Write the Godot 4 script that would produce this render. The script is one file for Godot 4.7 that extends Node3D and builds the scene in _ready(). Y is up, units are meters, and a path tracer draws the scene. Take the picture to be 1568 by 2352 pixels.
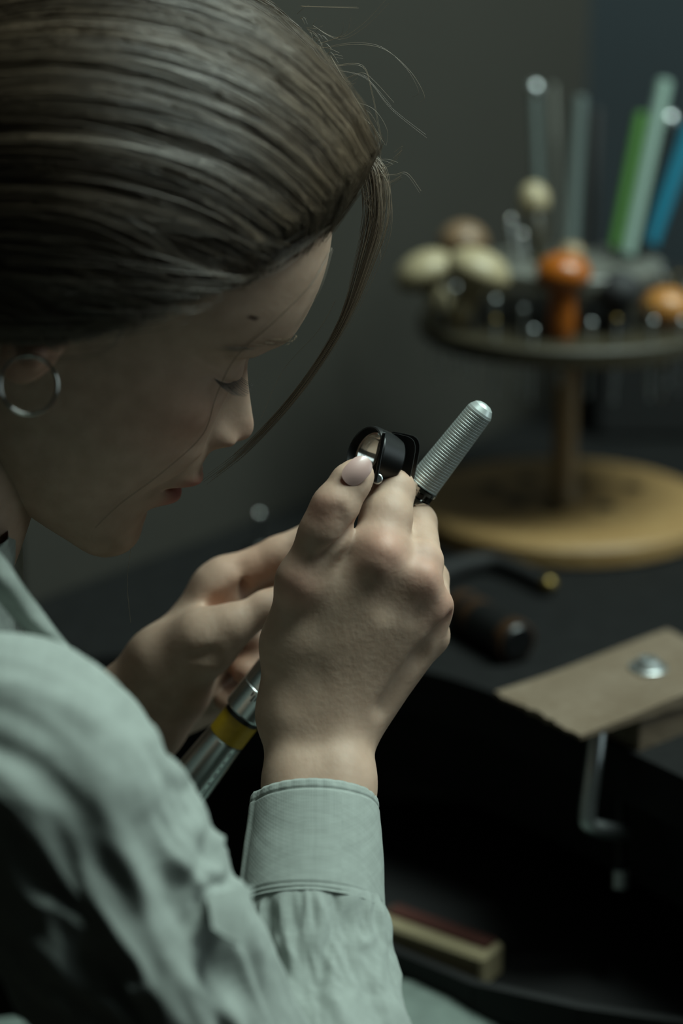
extends Node3D
# A jeweller at a dark workbench, seen past her right shoulder.

const K := 4716.6            # focal length in photo pixels (1568 x 2352 frame)
var cam_pos := Vector3(0, 1.39, 0)
var cam_f: Vector3
var cam_u: Vector3
var cam_r := Vector3.RIGHT
var rng := RandomNumberGenerator.new()
var used := {}

# ------------------------------------------------------------------ mesh builder
class MB:
	var v := PackedVector3Array()
	var n := PackedVector3Array()
	var c := PackedColorArray()
	var idx := PackedInt32Array()
	var uv := PackedVector2Array()
	var col := Color(1, 1, 1)

	func vert(p: Vector3, nn: Vector3, cc: Color, t := Vector2.ZERO) -> int:
		v.append(p); n.append(nn); c.append(cc); uv.append(t)
		return v.size() - 1

	func tri(a: int, b: int, d: int) -> void:
		var g := (v[b] - v[a]).cross(v[d] - v[a])
		if g.dot(n[a] + n[b] + n[d]) > 0.0:
			idx.append(a); idx.append(d); idx.append(b)
		else:
			idx.append(a); idx.append(b); idx.append(d)

	func quad(a: int, b: int, d: int, e: int) -> void:
		tri(a, b, d)
		tri(a, d, e)

	func flat_poly(pts: Array, nn: Vector3) -> void:
		var first := v.size()
		for p in pts:
			vert(p, nn, col)
		for i in range(1, pts.size() - 1):
			tri(first, first + i, first + i + 1)

	# rows of points; closed = each row is a ring. Smooth normals, outward from each row's middle.
	func grid(rows: Array, closed: bool, cols = null, out_dir := Vector3.ZERO) -> void:
		var nr := rows.size()
		var nc: int = rows[0].size()
		var base := v.size()
		var vote := 0.0
		var nn := PackedVector3Array()
		for i in nr:
			var row: PackedVector3Array = rows[i]
			var up: PackedVector3Array = rows[maxi(i - 1, 0)]
			var dn: PackedVector3Array = rows[mini(i + 1, nr - 1)]
			var mid := Vector3.ZERO
			for p in row: mid += p
			mid /= nc
			for j in nc:
				var l := (j - 1 + nc) % nc if closed else maxi(j - 1, 0)
				var r := (j + 1) % nc if closed else mini(j + 1, nc - 1)
				var du := row[r] - row[l]
				var dv := dn[j] - up[j]
				var q := du.cross(dv).normalized()
				if q == Vector3.ZERO:
					q = (row[j] - mid).normalized()
					if q == Vector3.ZERO:
						q = (row[j] - (dn[j] + up[j]) * 0.5).normalized()
				else:
					vote += q.dot(out_dir if out_dir != Vector3.ZERO else (row[j] - mid))
				nn.append(q)
		var s := 1.0 if vote >= 0.0 else -1.0
		for i in nr:
			for j in nc:
				vert(rows[i][j], nn[i * nc + j] * s, cols[i][j] if cols != null else col, Vector2(float(j) / nc, float(i) / nr))
		for i in nr - 1:
			for j in (nc if closed else nc - 1):
				var j2 := (j + 1) % nc
				quad(base + i * nc + j, base + i * nc + j2, base + (i + 1) * nc + j2, base + (i + 1) * nc + j)

	func fan(ring: PackedVector3Array, nn: Vector3) -> void:
		var mid := Vector3.ZERO
		for p in ring: mid += p
		mid /= ring.size()
		var m := vert(mid, nn, col)
		var first := v.size()
		for p in ring: vert(p, nn, col)
		for i in ring.size():
			tri(m, first + i, first + (i + 1) % ring.size())

	func tube(path: Array, radii: Array, sides := 8, caps := true) -> void:
		var rows := []
		var ref := Vector3.UP
		var d0: Vector3 = (path[1] - path[0]).normalized()
		if absf(d0.dot(ref)) > 0.9: ref = Vector3.RIGHT
		var x := ref.cross(d0).normalized()
		for i in path.size():
			var d: Vector3 = (path[mini(i + 1, path.size() - 1)] - path[maxi(i - 1, 0)]).normalized()
			x = (x - d * x.dot(d)).normalized()
			var y := d.cross(x)
			var row := PackedVector3Array()
			for j in sides:
				var a := TAU * j / sides
				row.append(path[i] + (x * cos(a) + y * sin(a)) * radii[i])
			rows.append(row)
		grid(rows, true)
		if caps:
			fan(rows[0], -d0)
			fan(rows[-1], (path[-1] - path[-2]).normalized())

	# profile: Array of Vector2(radius, height along axis); flat along the profile, smooth around
	func lathe(o: Vector3, axis: Vector3, prof: Array, sides := 32, smooth := false) -> void:
		var a := axis.normalized()
		var x := (Vector3.UP if absf(a.y) < 0.9 else Vector3.RIGHT).cross(a).normalized()
		var y := a.cross(x)
		if smooth:
			var rows := []
			for p in prof:
				var row := PackedVector3Array()
				for j in sides:
					var t := TAU * j / sides
					row.append(o + a * p.y + (x * cos(t) + y * sin(t)) * maxf(p.x, 1e-6))
				rows.append(row)
			grid(rows, true)
			return
		for i in prof.size() - 1:
			var p: Vector2 = prof[i]
			var q: Vector2 = prof[i + 1]
			var e := q - p
			if e.length() < 1e-9: continue
			var base := v.size()
			for j in sides + 1:
				var t := TAU * j / sides
				var rad := x * cos(t) + y * sin(t)
				var nn := (rad * e.y - a * e.x).normalized()
				vert(o + a * p.y + rad * p.x, nn, col, Vector2(float(j) / sides, 0))
				vert(o + a * q.y + rad * q.x, nn, col, Vector2(float(j) / sides, 1))
			for j in sides:
				quad(base + j * 2, base + j * 2 + 1, base + j * 2 + 3, base + j * 2 + 2)

	func box(mid: Vector3, bx: Vector3, by: Vector3, bz: Vector3, bev := 0.0) -> void:
		# half-extent vectors; bev = chamfer in metres
		var ax := [bx, by, bz]
		var ln := [bx.length(), by.length(), bz.length()]
		var u := [bx.normalized(), by.normalized(), bz.normalized()]
		var b := minf(bev, minf(ln[0], minf(ln[1], ln[2])) * 0.45)
		for k in 3:
			for s in [-1.0, 1.0]:
				var i := (k + 1) % 3
				var j := (k + 2) % 3
				var o: Vector3 = mid + ax[k] * s
				var p: Vector3 = u[i] * (ln[i] - b)
				var q: Vector3 = u[j] * (ln[j] - b)
				flat_poly([o - p - q, o + p - q, o + p + q, o - p + q], u[k] * s)
				if b > 0.0:
					for s2 in [-1.0, 1.0]:
						# edge chamfer between face k,s and face i,s2
						var e1: Vector3 = mid + u[k] * s * ln[k] + u[i] * s2 * (ln[i] - b)
						var e2: Vector3 = mid + u[k] * s * (ln[k] - b) + u[i] * s2 * ln[i]
						var h: Vector3 = u[j] * (ln[j] - b)
						flat_poly([e1 - h, e1 + h, e2 + h, e2 - h], (u[k] * s + u[i] * s2).normalized())
		if b > 0.0:
			for sx in [-1.0, 1.0]:
				for sy in [-1.0, 1.0]:
					for sz in [-1.0, 1.0]:
						var a1: Vector3 = mid + u[0] * sx * ln[0] + u[1] * sy * (ln[1] - b) + u[2] * sz * (ln[2] - b)
						var a2: Vector3 = mid + u[0] * sx * (ln[0] - b) + u[1] * sy * ln[1] + u[2] * sz * (ln[2] - b)
						var a3: Vector3 = mid + u[0] * sx * (ln[0] - b) + u[1] * sy * (ln[1] - b) + u[2] * sz * ln[2]
						flat_poly([a1, a2, a3], (u[0] * sx + u[1] * sy + u[2] * sz).normalized())

	# polygon in the xz plane, extruded between y0 and y1
	func prism(poly: PackedVector2Array, y0: float, y1: float) -> void:
		var t := Geometry2D.triangulate_polygon(poly)
		for s in [0, 1]:
			var y := y1 if s else y0
			var nn := Vector3.UP if s else Vector3.DOWN
			var first := v.size()
			for p in poly: vert(Vector3(p.x, y, p.y), nn, col)
			for i in range(0, t.size(), 3):
				tri(first + t[i], first + t[i + 1], first + t[i + 2])
		var sgn := -1.0 if Geometry2D.is_polygon_clockwise(poly) else 1.0
		for i in poly.size():
			var p := poly[i]
			var q := poly[(i + 1) % poly.size()]
			var e := (q - p).normalized()
			var nn := Vector3(e.y, 0, -e.x) * sgn
			flat_poly([Vector3(p.x, y0, p.y), Vector3(q.x, y0, q.y), Vector3(q.x, y1, q.y), Vector3(p.x, y1, p.y)], nn)

	func commit(off := Vector3.ZERO) -> ArrayMesh:
		var arr := []
		arr.resize(Mesh.ARRAY_MAX)
		var vv := v
		if off != Vector3.ZERO:
			vv = v.duplicate()
			for i in vv.size(): vv[i] -= off
		arr[Mesh.ARRAY_VERTEX] = vv
		arr[Mesh.ARRAY_NORMAL] = n
		arr[Mesh.ARRAY_COLOR] = c
		arr[Mesh.ARRAY_TEX_UV] = uv
		arr[Mesh.ARRAY_INDEX] = idx
		var m := ArrayMesh.new()
		m.add_surface_from_arrays(Mesh.PRIMITIVE_TRIANGLES, arr)
		return m

# ------------------------------------------------------------------ distance field on a grid, meshed as surface nets
class Field:
	var o: Vector3
	var h: float
	var nx: int
	var ny: int
	var nz: int
	var f := PackedFloat32Array()

	func _init(lo: Vector3, hi: Vector3, cell: float) -> void:
		o = lo; h = cell
		nx = int(ceil((hi.x - lo.x) / cell)) + 1
		ny = int(ceil((hi.y - lo.y) / cell)) + 1
		nz = int(ceil((hi.z - lo.z) / cell)) + 1
		f.resize(nx * ny * nz)
		f.fill(0.03)

	# op 0: smooth union, 1: smooth subtraction
	func bone(a: Vector3, b: Vector3, ra: float, rb: float, k := 0.006, op := 0) -> void:
		var m := maxf(ra, rb) + k + h * 2.0
		var lo := a.min(b) - Vector3(m, m, m) - o
		var hi := a.max(b) + Vector3(m, m, m) - o
		var i0 := clampi(int(lo.x / h), 0, nx - 1); var i1 := clampi(int(hi.x / h) + 1, 0, nx - 1)
		var j0 := clampi(int(lo.y / h), 0, ny - 1); var j1 := clampi(int(hi.y / h) + 1, 0, ny - 1)
		var k0 := clampi(int(lo.z / h), 0, nz - 1); var k1 := clampi(int(hi.z / h) + 1, 0, nz - 1)
		var ab := b - a
		var il := 1.0 / maxf(ab.length_squared(), 1e-12)
		var dr := rb - ra
		var a0 := a - o
		for kk in range(k0, k1 + 1):
			for jj in range(j0, j1 + 1):
				var at := (kk * ny + jj) * nx + i0
				for ii in range(i0, i1 + 1):
					var p := Vector3(ii * h, jj * h, kk * h) - a0
					var t := clampf(p.dot(ab) * il, 0.0, 1.0)
					var d := (p - ab * t).length() - (ra + dr * t)
					var cur := f[at]
					if op == 0:
						var e := k - absf(cur - d)
						cur = minf(cur, d)
						if e > 0.0: cur -= e * e * 0.25 / k
					else:
						d = -d
						var e2 := k - absf(cur - d)
						cur = maxf(cur, d)
						if e2 > 0.0: cur += e2 * e2 * 0.25 / k
					f[at] = cur
					at += 1

	func at3(p: Vector3) -> float:
		var q := (p - o) / h
		var i := clampi(int(q.x), 0, nx - 2); var j := clampi(int(q.y), 0, ny - 2); var k := clampi(int(q.z), 0, nz - 2)
		var t := q - Vector3(i, j, k)
		var b := (k * ny + j) * nx + i
		var sy := nx
		var sz := nx * ny
		var c00 := lerpf(f[b], f[b + 1], t.x)
		var c10 := lerpf(f[b + sy], f[b + sy + 1], t.x)
		var c01 := lerpf(f[b + sz], f[b + sz + 1], t.x)
		var c11 := lerpf(f[b + sz + sy], f[b + sz + sy + 1], t.x)
		return lerpf(lerpf(c00, c10, t.y), lerpf(c01, c11, t.y), t.z)

	func mesh(mb: MB, color: Callable) -> void:
		var sx := 1
		var sy := nx
		var sz := nx * ny
		var ids := {}
		var offs := [0, sx, sy, sx + sy, sz, sx + sz, sy + sz, sx + sy + sz]
		var cor := [Vector3(0, 0, 0), Vector3(1, 0, 0), Vector3(0, 1, 0), Vector3(1, 1, 0), Vector3(0, 0, 1), Vector3(1, 0, 1), Vector3(0, 1, 1), Vector3(1, 1, 1)]
		var edges := [[0, 1], [2, 3], [4, 5], [6, 7], [0, 2], [1, 3], [4, 6], [5, 7], [0, 4], [1, 5], [2, 6], [3, 7]]
		for k in nz - 1:
			for j in ny - 1:
				var row := (k * ny + j) * nx
				for i in nx - 1:
					var b := row + i
					var s0 := f[b] < 0.0
					if s0 == (f[b + sx] < 0.0) and s0 == (f[b + sy] < 0.0) and s0 == (f[b + sz] < 0.0) and s0 == (f[b + sx + sy] < 0.0) and s0 == (f[b + sx + sz] < 0.0) and s0 == (f[b + sy + sz] < 0.0) and s0 == (f[b + sx + sy + sz] < 0.0):
						continue
					var sum := Vector3.ZERO
					var cnt := 0
					for e in edges:
						var fa := f[b + offs[e[0]]]
						var fb := f[b + offs[e[1]]]
						if (fa < 0.0) != (fb < 0.0):
							sum += cor[e[0]].lerp(cor[e[1]], fa / (fa - fb))
							cnt += 1
					var p := o + (Vector3(i, j, k) + sum / cnt) * h
					var g := Vector3(at3(p + Vector3(h, 0, 0)) - at3(p - Vector3(h, 0, 0)), at3(p + Vector3(0, h, 0)) - at3(p - Vector3(0, h, 0)), at3(p + Vector3(0, 0, h)) - at3(p - Vector3(0, 0, h)))
					ids[b] = mb.vert(p, g.normalized(), color.call(p))
		for b in ids:
			var i: int = b % nx
			var j: int = (b / nx) % ny
			var k: int = b / sz
			var s0 := f[b] < 0.0
			if j > 0 and k > 0 and s0 != (f[b + sx] < 0.0): face(mb, ids, b, b - sy, b - sy - sz, b - sz)
			if i > 0 and k > 0 and s0 != (f[b + sy] < 0.0): face(mb, ids, b, b - sx, b - sx - sz, b - sz)
			if i > 0 and j > 0 and s0 != (f[b + sz] < 0.0): face(mb, ids, b, b - sx, b - sx - sy, b - sy)

	func face(mb: MB, ids: Dictionary, a: int, b: int, c: int, d: int) -> void:
		if ids.has(a) and ids.has(b) and ids.has(c) and ids.has(d):
			mb.quad(ids[a], ids[b], ids[c], ids[d])

# ------------------------------------------------------------------ helpers
func ray(px: float, py: float) -> Vector3:
	return cam_f + cam_r * ((px - 784.0) / K) + cam_u * ((1176.0 - py) / K)

func P(px: float, py: float, depth: float) -> Vector3:      # photo pixel at a view depth in metres
	return cam_pos + ray(px, py) * depth

func V(px: float, py: float, dz := 0.0) -> Vector3:         # the same, depth in mm beyond the hand's plane
	return P(px, py, 0.96 + dz * 0.001)

func G(px: float, py: float, h := 0.9) -> Vector3:          # photo pixel on the horizontal plane at height h
	var r := ray(px, py)
	return cam_pos + r * ((h - cam_pos.y) / r.y)

func numbered(s: String) -> String:
	if not used.has(s):
		used[s] = 0
		return s
	used[s] += 1
	return "%s_%03d" % [s, used[s]]

func thing(called: String, label: String, category: String, at := Vector3.ZERO, group := "") -> Node3D:
	var o := Node3D.new()
	o.name = numbered(called)
	add_child(o)
	o.position = at
	o.set_meta("label", label)
	o.set_meta("category", category)
	if group: o.set_meta("group", group)
	return o

func root_pos(o: Node) -> Vector3:
	var p := Vector3.ZERO
	var q := o
	while q != self and q != null:
		if q is Node3D: p += q.position
		q = q.get_parent()
	return p

# world-space geometry -> a part of a thing
func part(called: String, mb: MB, m: Material, parent: Node, local := false) -> MeshInstance3D:
	var o := MeshInstance3D.new()
	o.name = called
	o.mesh = mb.commit(Vector3.ZERO if local else root_pos(parent))
	o.material_override = null
	o.mesh.surface_set_material(0, m)
	parent.add_child(o, true)
	return o

func struct(called: String, mb: MB, m: Material) -> MeshInstance3D:
	var o := part(called, mb, m, self)
	o.set_meta("kind", "structure")
	return o

func noise_tex(freq: float, c0: Color, c1: Color, size := 256, octaves := 4, sd := 1, kind := FastNoiseLite.TYPE_SIMPLEX_SMOOTH) -> NoiseTexture2D:
	var t := NoiseTexture2D.new()
	t.width = size; t.height = size; t.seamless = true
	var n := FastNoiseLite.new()
	n.seed = sd; n.frequency = freq; n.fractal_octaves = octaves; n.noise_type = kind
	t.noise = n
	var g := Gradient.new()
	g.set_color(0, c0); g.set_color(1, c1)
	t.color_ramp = g
	return t

func mat(c: Color, rough := 0.6, metal := 0.0) -> StandardMaterial3D:
	var m := StandardMaterial3D.new()
	m.albedo_color = c
	m.roughness = rough
	m.metallic = metal
	return m

func grain(m: StandardMaterial3D, tex: Texture2D, scale: Vector3, bump: Texture2D = null, bump_cm := 0.02) -> StandardMaterial3D:
	m.uv1_triplanar = true
	m.uv1_world_triplanar = true
	m.uv1_scale = scale
	if tex: m.albedo_texture = tex
	if bump:
		m.heightmap_enabled = true
		m.heightmap_texture = bump
		m.heightmap_scale = bump_cm
	return m

func lerp_table(t: Array, x: float) -> float:   # t: [[x, y], ...] with x falling; smooth (Catmull-Rom)
	var n := t.size()
	if x >= t[0][0]: return t[0][1]
	if x <= t[n - 1][0]: return t[n - 1][1]
	var i := 0
	while x < t[i + 1][0]: i += 1
	var x0: float = t[i][0]; var x1: float = t[i + 1][0]
	var y0: float = t[i][1]; var y1: float = t[i + 1][1]
	var s := (x - x0) / (x1 - x0)
	var xm: float = t[maxi(i - 1, 0)][0]; var ym: float = t[maxi(i - 1, 0)][1]
	var xp: float = t[mini(i + 2, n - 1)][0]; var yp: float = t[mini(i + 2, n - 1)][1]
	var m0 := (y1 - ym) / (x1 - xm) * (x1 - x0)
	var m1 := (yp - y0) / (xp - x0) * (x1 - x0)
	return y0 * (2 * s * s * s - 3 * s * s + 1) + m0 * (s * s * s - 2 * s * s + s) + y1 * (3 * s * s - 2 * s * s * s) + m1 * (s * s * s - s * s)

func gauss(x: float, s: float) -> float:
	return exp(-(x * x) / (s * s))

func spline(pts: Array, per := 6) -> Array:      # Catmull-Rom through Vector3 points
	var out := []
	for i in pts.size() - 1:
		var a: Vector3 = pts[maxi(i - 1, 0)]
		var b: Vector3 = pts[i]
		var c: Vector3 = pts[i + 1]
		var d: Vector3 = pts[mini(i + 2, pts.size() - 1)]
		for k in per:
			out.append(b.cubic_interpolate(c, a, d, float(k) / per))
	out.append(pts[-1])
	return out

func ramp(vals: Array, n: int) -> Array:          # resample numbers to n values
	var out := []
	for i in n:
		var t := float(i) / (n - 1) * (vals.size() - 1)
		var k := mini(int(t), vals.size() - 2)
		out.append(lerpf(vals[k], vals[k + 1], t - k))
	return out

# ------------------------------------------------------------------ materials
var M := {}

func make_materials() -> void:
	var skin := mat(Color(1, 1, 1), 0.55)
	skin.vertex_color_use_as_albedo = true
	skin.subsurf_scatter_enabled = true
	skin.subsurf_scatter_strength = 0.12
	skin.metallic_specular = 0.38
	grain(skin, noise_tex(0.02, Color(0.86, 0.84, 0.82), Color(1, 1, 1), 256, 4, 3), Vector3(14, 14, 14), noise_tex(0.09, Color(0, 0, 0), Color(1, 1, 1), 256, 3, 4), 0.012)
	skin.uv1_scale = Vector3(12, 12, 12)
	M.skin = skin
	var linen := mat(Color(0.625, 0.655, 0.630), 0.9)
	linen.rim_enabled = true
	linen.rim = 0.25
	grain(linen, linen_tex(), Vector3(11, 11, 11), linen_bump(), 0.03)
	M.linen = linen
	M.nail = mat(Color(0.74, 0.61, 0.58), 0.2)
	M.nail.clearcoat_enabled = true
	M.hair = mat(Color(1, 1, 1), 0.42)
	M.hair.vertex_color_use_as_albedo = true
	M.hair.metallic_specular = 0.75
	M.haircap = grain(mat(Color(0.36, 0.30, 0.235), 0.7), noise_tex(0.05, Color(0.6, 0.6, 0.6), Color(1, 1, 1), 256, 4, 5), Vector3(20, 20, 20))
	M.lash = mat(Color(0.07, 0.055, 0.045), 0.6)
	M.steel = grain(mat(Color(0.86, 0.88, 0.88), 0.40, 1.0), noise_tex(0.05, Color(0.75, 0.75, 0.75), Color(1, 1, 1), 256, 4, 8), Vector3(30, 30, 30))
	M.polished = mat(Color(0.80, 0.82, 0.82), 0.26, 1.0)
	M.shaft = mat(Color(0.80, 0.83, 0.82), 0.38, 0.6)
	M.chrome = mat(Color(0.82, 0.82, 0.80), 0.12, 1.0)
	M.darksteel = mat(Color(0.20, 0.20, 0.20), 0.4, 1.0)
	M.yellow = grain(mat(Color(0.74, 0.60, 0.12), 0.45), noise_tex(0.04, Color(0.85, 0.85, 0.8), Color(1, 1, 1), 128, 3, 2), Vector3(30, 30, 30))
	M.black = mat(Color(0.035, 0.037, 0.038), 0.4)
	M.rubber = mat(Color(0.03, 0.03, 0.03), 0.75)
	M.print = mat(Color(0.75, 0.76, 0.76), 0.6)
	M.post = grain(mat(Color(0.62, 0.55, 0.44), 0.5), wood_tex(Color(0.72, 0.62, 0.5), Color(1, 1, 1)), Vector3(5, 5, 5))
	M.beech = grain(mat(Color(0.63, 0.52, 0.35), 0.5), wood_tex(Color(0.72, 0.62, 0.5), Color(1, 1, 1)), Vector3(5, 5, 5))
	M.maple = grain(mat(Color(0.44, 0.385, 0.32), 0.65), wood_tex(Color(0.74, 0.68, 0.6), Color(1, 1, 1)), Vector3(6, 6, 6), noise_tex(0.06, Color(0, 0, 0), Color(1, 1, 1), 256, 4, 21), 0.05)
	M.cream = grain(mat(Color(0.64, 0.59, 0.48), 0.45), wood_tex(Color(0.85, 0.82, 0.74), Color(1, 1, 1)), Vector3(12, 12, 12))
	M.orange = grain(mat(Color(0.62, 0.34, 0.08), 0.3), wood_tex(Color(0.8, 0.74, 0.66), Color(1, 1, 1)), Vector3(12, 12, 12))
	M.tan2 = grain(mat(Color(0.50, 0.41, 0.32), 0.45), wood_tex(Color(0.8, 0.74, 0.66), Color(1, 1, 1)), Vector3(12, 12, 12))
	M.tan = grain(mat(Color(0.66, 0.45, 0.22), 0.35), wood_tex(Color(0.8, 0.74, 0.66), Color(1, 1, 1)), Vector3(12, 12, 12))
	M.bench = grain(mat(Color(0.078, 0.080, 0.079), 0.75), noise_tex(0.03, Color(0.75, 0.75, 0.75), Color(1, 1, 1), 512, 5, 12), Vector3(3, 3, 3), noise_tex(0.1, Color(0, 0, 0), Color(1, 1, 1), 256, 3, 13), 0.02)
	M.bench.metallic_specular = 0.3
	M.wall = grain(mat(Color(0.167, 0.157, 0.130), 0.9), noise_tex(0.01, Color(0.93, 0.93, 0.92), Color(1, 1, 1), 512, 5, 14), Vector3(1, 1, 1), noise_tex(0.2, Color(0, 0, 0), Color(1, 1, 1), 256, 3, 15), 0.03)
	M.wallblue = grain(mat(Color(0.105, 0.145, 0.165), 0.8), noise_tex(0.01, Color(0.9, 0.9, 0.9), Color(1, 1, 1), 256, 4, 16), Vector3(1, 1, 1))
	M.cloth_grey = grain(mat(Color(0.46, 0.51, 0.48), 0.9), noise_tex(0.03, Color(0.85, 0.85, 0.85), Color(1, 1, 1), 256, 4, 41), Vector3(9, 9, 9), linen_bump(), 0.03)
	M.glass = mat(Color(0.9, 0.95, 0.95, 0.15), 0.03)
	M.glass.transparency = BaseMaterial3D.TRANSPARENCY_ALPHA
	M.brass = mat(Color(0.52, 0.44, 0.26), 0.4, 1.0)
	M.green = mat(Color(0.36, 0.56, 0.27), 0.4)
	M.teal = mat(Color(0.0, 0.38, 0.47), 0.4)
	M.pale = mat(Color(0.48, 0.56, 0.52), 0.35)
	M.smoke = mat(Color(0.33, 0.36, 0.35), 0.3)
	M.brown = grain(mat(Color(0.22, 0.14, 0.07), 0.4), wood_tex(Color(0.75, 0.7, 0.6), Color(1, 1, 1)), Vector3(10, 10, 10))
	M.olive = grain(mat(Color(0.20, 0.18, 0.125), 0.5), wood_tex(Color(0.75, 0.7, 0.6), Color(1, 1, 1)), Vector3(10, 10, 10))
	M.acrylic = mat(Color(0.38, 0.38, 0.355), 0.35)
	M.red = mat(Color(0.27, 0.11, 0.07), 0.8)
	M.fill_glow = mat(Color(0.8, 0.85, 0.85), 0.3)  # glow for the panes of the added fill window
	M.fill_glow.emission_enabled = true
	M.fill_glow.emission = Color(0.86, 0.97, 1.0)
	M.fill_glow.emission_energy_multiplier = 0.6
	M.floor = grain(mat(Color(0.24, 0.22, 0.20), 0.7), noise_tex(0.02, Color(0.8, 0.8, 0.8), Color(1, 1, 1), 256, 5, 51), Vector3(1, 1, 1))
	M.ceiling = mat(Color(0.55, 0.55, 0.53), 0.9)
	M.dark = mat(Color(0.07, 0.07, 0.075), 0.7)

func wood_tex(c0: Color, c1: Color) -> ImageTexture:
	var n := FastNoiseLite.new()
	n.seed = 6; n.frequency = 0.012; n.fractal_octaves = 4
	var im := Image.create(256, 256, false, Image.FORMAT_RGB8)
	for y in 256:
		for x in 256:
			var a := TAU * x / 256.0
			var b := TAU * y / 256.0
			var q := n.get_noise_3d(cos(a) * 30.0 + 200.0 * cos(b) , sin(a) * 30.0 + 200.0 * sin(b), 0)
			var r := absf(fmod(q * 9.0 + 20.0, 2.0) - 1.0)
			im.set_pixel(x, y, c0.lerp(c1, 0.35 + 0.65 * r))
	return ImageTexture.create_from_image(im)

func linen_tex() -> ImageTexture:
	# uneven threads: paler and greyer slubs along both directions of the weave
	var im := Image.create(512, 512, false, Image.FORMAT_RGB8)
	var n := FastNoiseLite.new()
	n.seed = 77; n.frequency = 0.02
	for y in 512:
		for x in 512:
			var s := n.get_noise_2d(x * 0.25, y * 2.4) * 0.5 + 0.5
			var s2 := n.get_noise_2d(x * 2.4 + 700.0, y * 0.25) * 0.5 + 0.5
			var big := n.get_noise_2d(x * 0.4 + 90.0, y * 0.4 + 300.0) * 0.5 + 0.5
			var q := clampf(0.78 + 0.16 * s + 0.10 * s2 + 0.06 * big - 0.06, 0.0, 1.0)
			im.set_pixel(x, y, Color(q, q, q))
	return ImageTexture.create_from_image(im)

func linen_bump() -> ImageTexture:
	var im := Image.create(512, 512, false, Image.FORMAT_RGB8)
	var n := FastNoiseLite.new()
	n.seed = 31; n.frequency = 0.02
	for y in 512:
		for x in 512:
			var s := n.get_noise_2d(x * 0.35, y * 3.0) * 0.5 + 0.5
			var s2 := n.get_noise_2d(x * 3.0 + 900.0, y * 0.35) * 0.5 + 0.5
			var wv := 0.5 + 0.12 * sin(TAU * x / 6.4) + 0.12 * sin(TAU * y / 6.4)
			var q := clampf(0.40 * wv + 0.45 * s + 0.35 * s2 - 0.1, 0.0, 1.0)
			im.set_pixel(x, y, Color(q, q, q))
	return ImageTexture.create_from_image(im)

# ------------------------------------------------------------------ head (own axes in mm: x her right, y up, z forward)
var hx: Vector3
var hy: Vector3
var hz: Vector3
var ho: Vector3
const HW := [[109.0, 0.5], [108.0, 16.0], [104.0, 32.0], [95.0, 49.0], [80.0, 62.0], [60.0, 70.0], [40.0, 73.0], [20.0, 73.5], [0.0, 71.0], [-20.0, 69.0], [-40.0, 66.0], [-55.0, 64.0], [-70.0, 61.0], [-86.0, 57.0], [-98.0, 51.0], [-108.0, 42.0], [-115.0, 27.0], [-118.5, 0.5]]
const HF := [[109.0, 0.5], [108.0, 18.0], [104.0, 36.0], [95.0, 59.0], [80.0, 76.0], [60.0, 88.0], [40.0, 94.0], [20.0, 94.5], [0.0, 84.5], [-20.0, 85.5], [-40.0, 90.0], [-47.0, 92.5], [-55.0, 93.0], [-68.0, 90.0], [-80.0, 86.0], [-90.0, 85.5], [-101.0, 88.0], [-109.0, 85.0], [-115.0, 76.0], [-118.5, 55.0]]
const HB := [[109.0, 0.5], [108.0, 20.0], [104.0, 42.0], [95.0, 64.0], [80.0, 82.0], [60.0, 93.0], [40.0, 97.0], [20.0, 95.0], [0.0, 88.0], [-20.0, 78.0], [-40.0, 66.0], [-55.0, 58.0], [-70.0, 50.0], [-86.0, 40.0], [-98.0, 28.0], [-108.0, 14.0], [-115.0, 0.0], [-118.5, -20.0]]
const NOSE := [[14.0, 0.0], [3.0, 0.3], [-8.0, 3.0], [-18.0, 8.5], [-28.0, 15.0], [-33.0, 17.8], [-37.5, 17.6], [-41.0, 14.5], [-44.5, 7.5], [-48.0, 2.5], [-55.0, 0.0]]

func set_head(yaw: float, pitch: float, tilt: float, size: float, at: Vector3) -> void:
	# at: where the outer corner of her right eye sits
	hz = (cos(yaw) * (cos(pitch) * cam_r - sin(pitch) * cam_u) + sin(yaw) * cam_f).normalized()
	hy = cos(tilt) * (sin(pitch) * cam_r + cos(pitch) * cam_u) - sin(tilt) * cam_f
	hy = (hy - hz * hy.dot(hz)).normalized()
	hx = hz.cross(hy)
	hx *= 0.001 * size; hy *= 0.001 * size; hz *= 0.001 * size
	ho = Vector3.ZERO
	ho = at - hp(46, 0, 70)

func hp(x: float, y: float, z: float) -> Vector3:
	return ho + hx * x + hy * y + hz * z

# point on the head: y0 = nominal height, th = angle from straight ahead (+ = her right)
func head_raw(y0: float, th: float, grow := 0.0) -> Vector3:
	var w := lerp_table(HW, y0) + grow
	var zf := lerp_table(HF, y0) + grow
	var zb := lerp_table(HB, y0) + grow
	var s := sin(th)
	var c := cos(th)
	var zc := 0.0
	if zb < 25.0:
		zc = (25.0 - zb)
		zb = 25.0
		zf = maxf(zf - zc, 0.5)
	var e := 2.25
	var r := 1.0 / pow(pow(absf(s) / maxf(w, 0.4), e) + pow(absf(c) / maxf(zf if c > 0.0 else zb, 0.4), e), 1.0 / e)
	var x := r * s
	var z := r * c + zc
	var tl := 0.17 * smoothstep(5.0, -112.0, y0)
	var y := y0 + tl * (84.0 - z) * smoothstep(0.0, 30.0, 84.0 - z)
	return Vector3(x, y, z)

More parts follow.
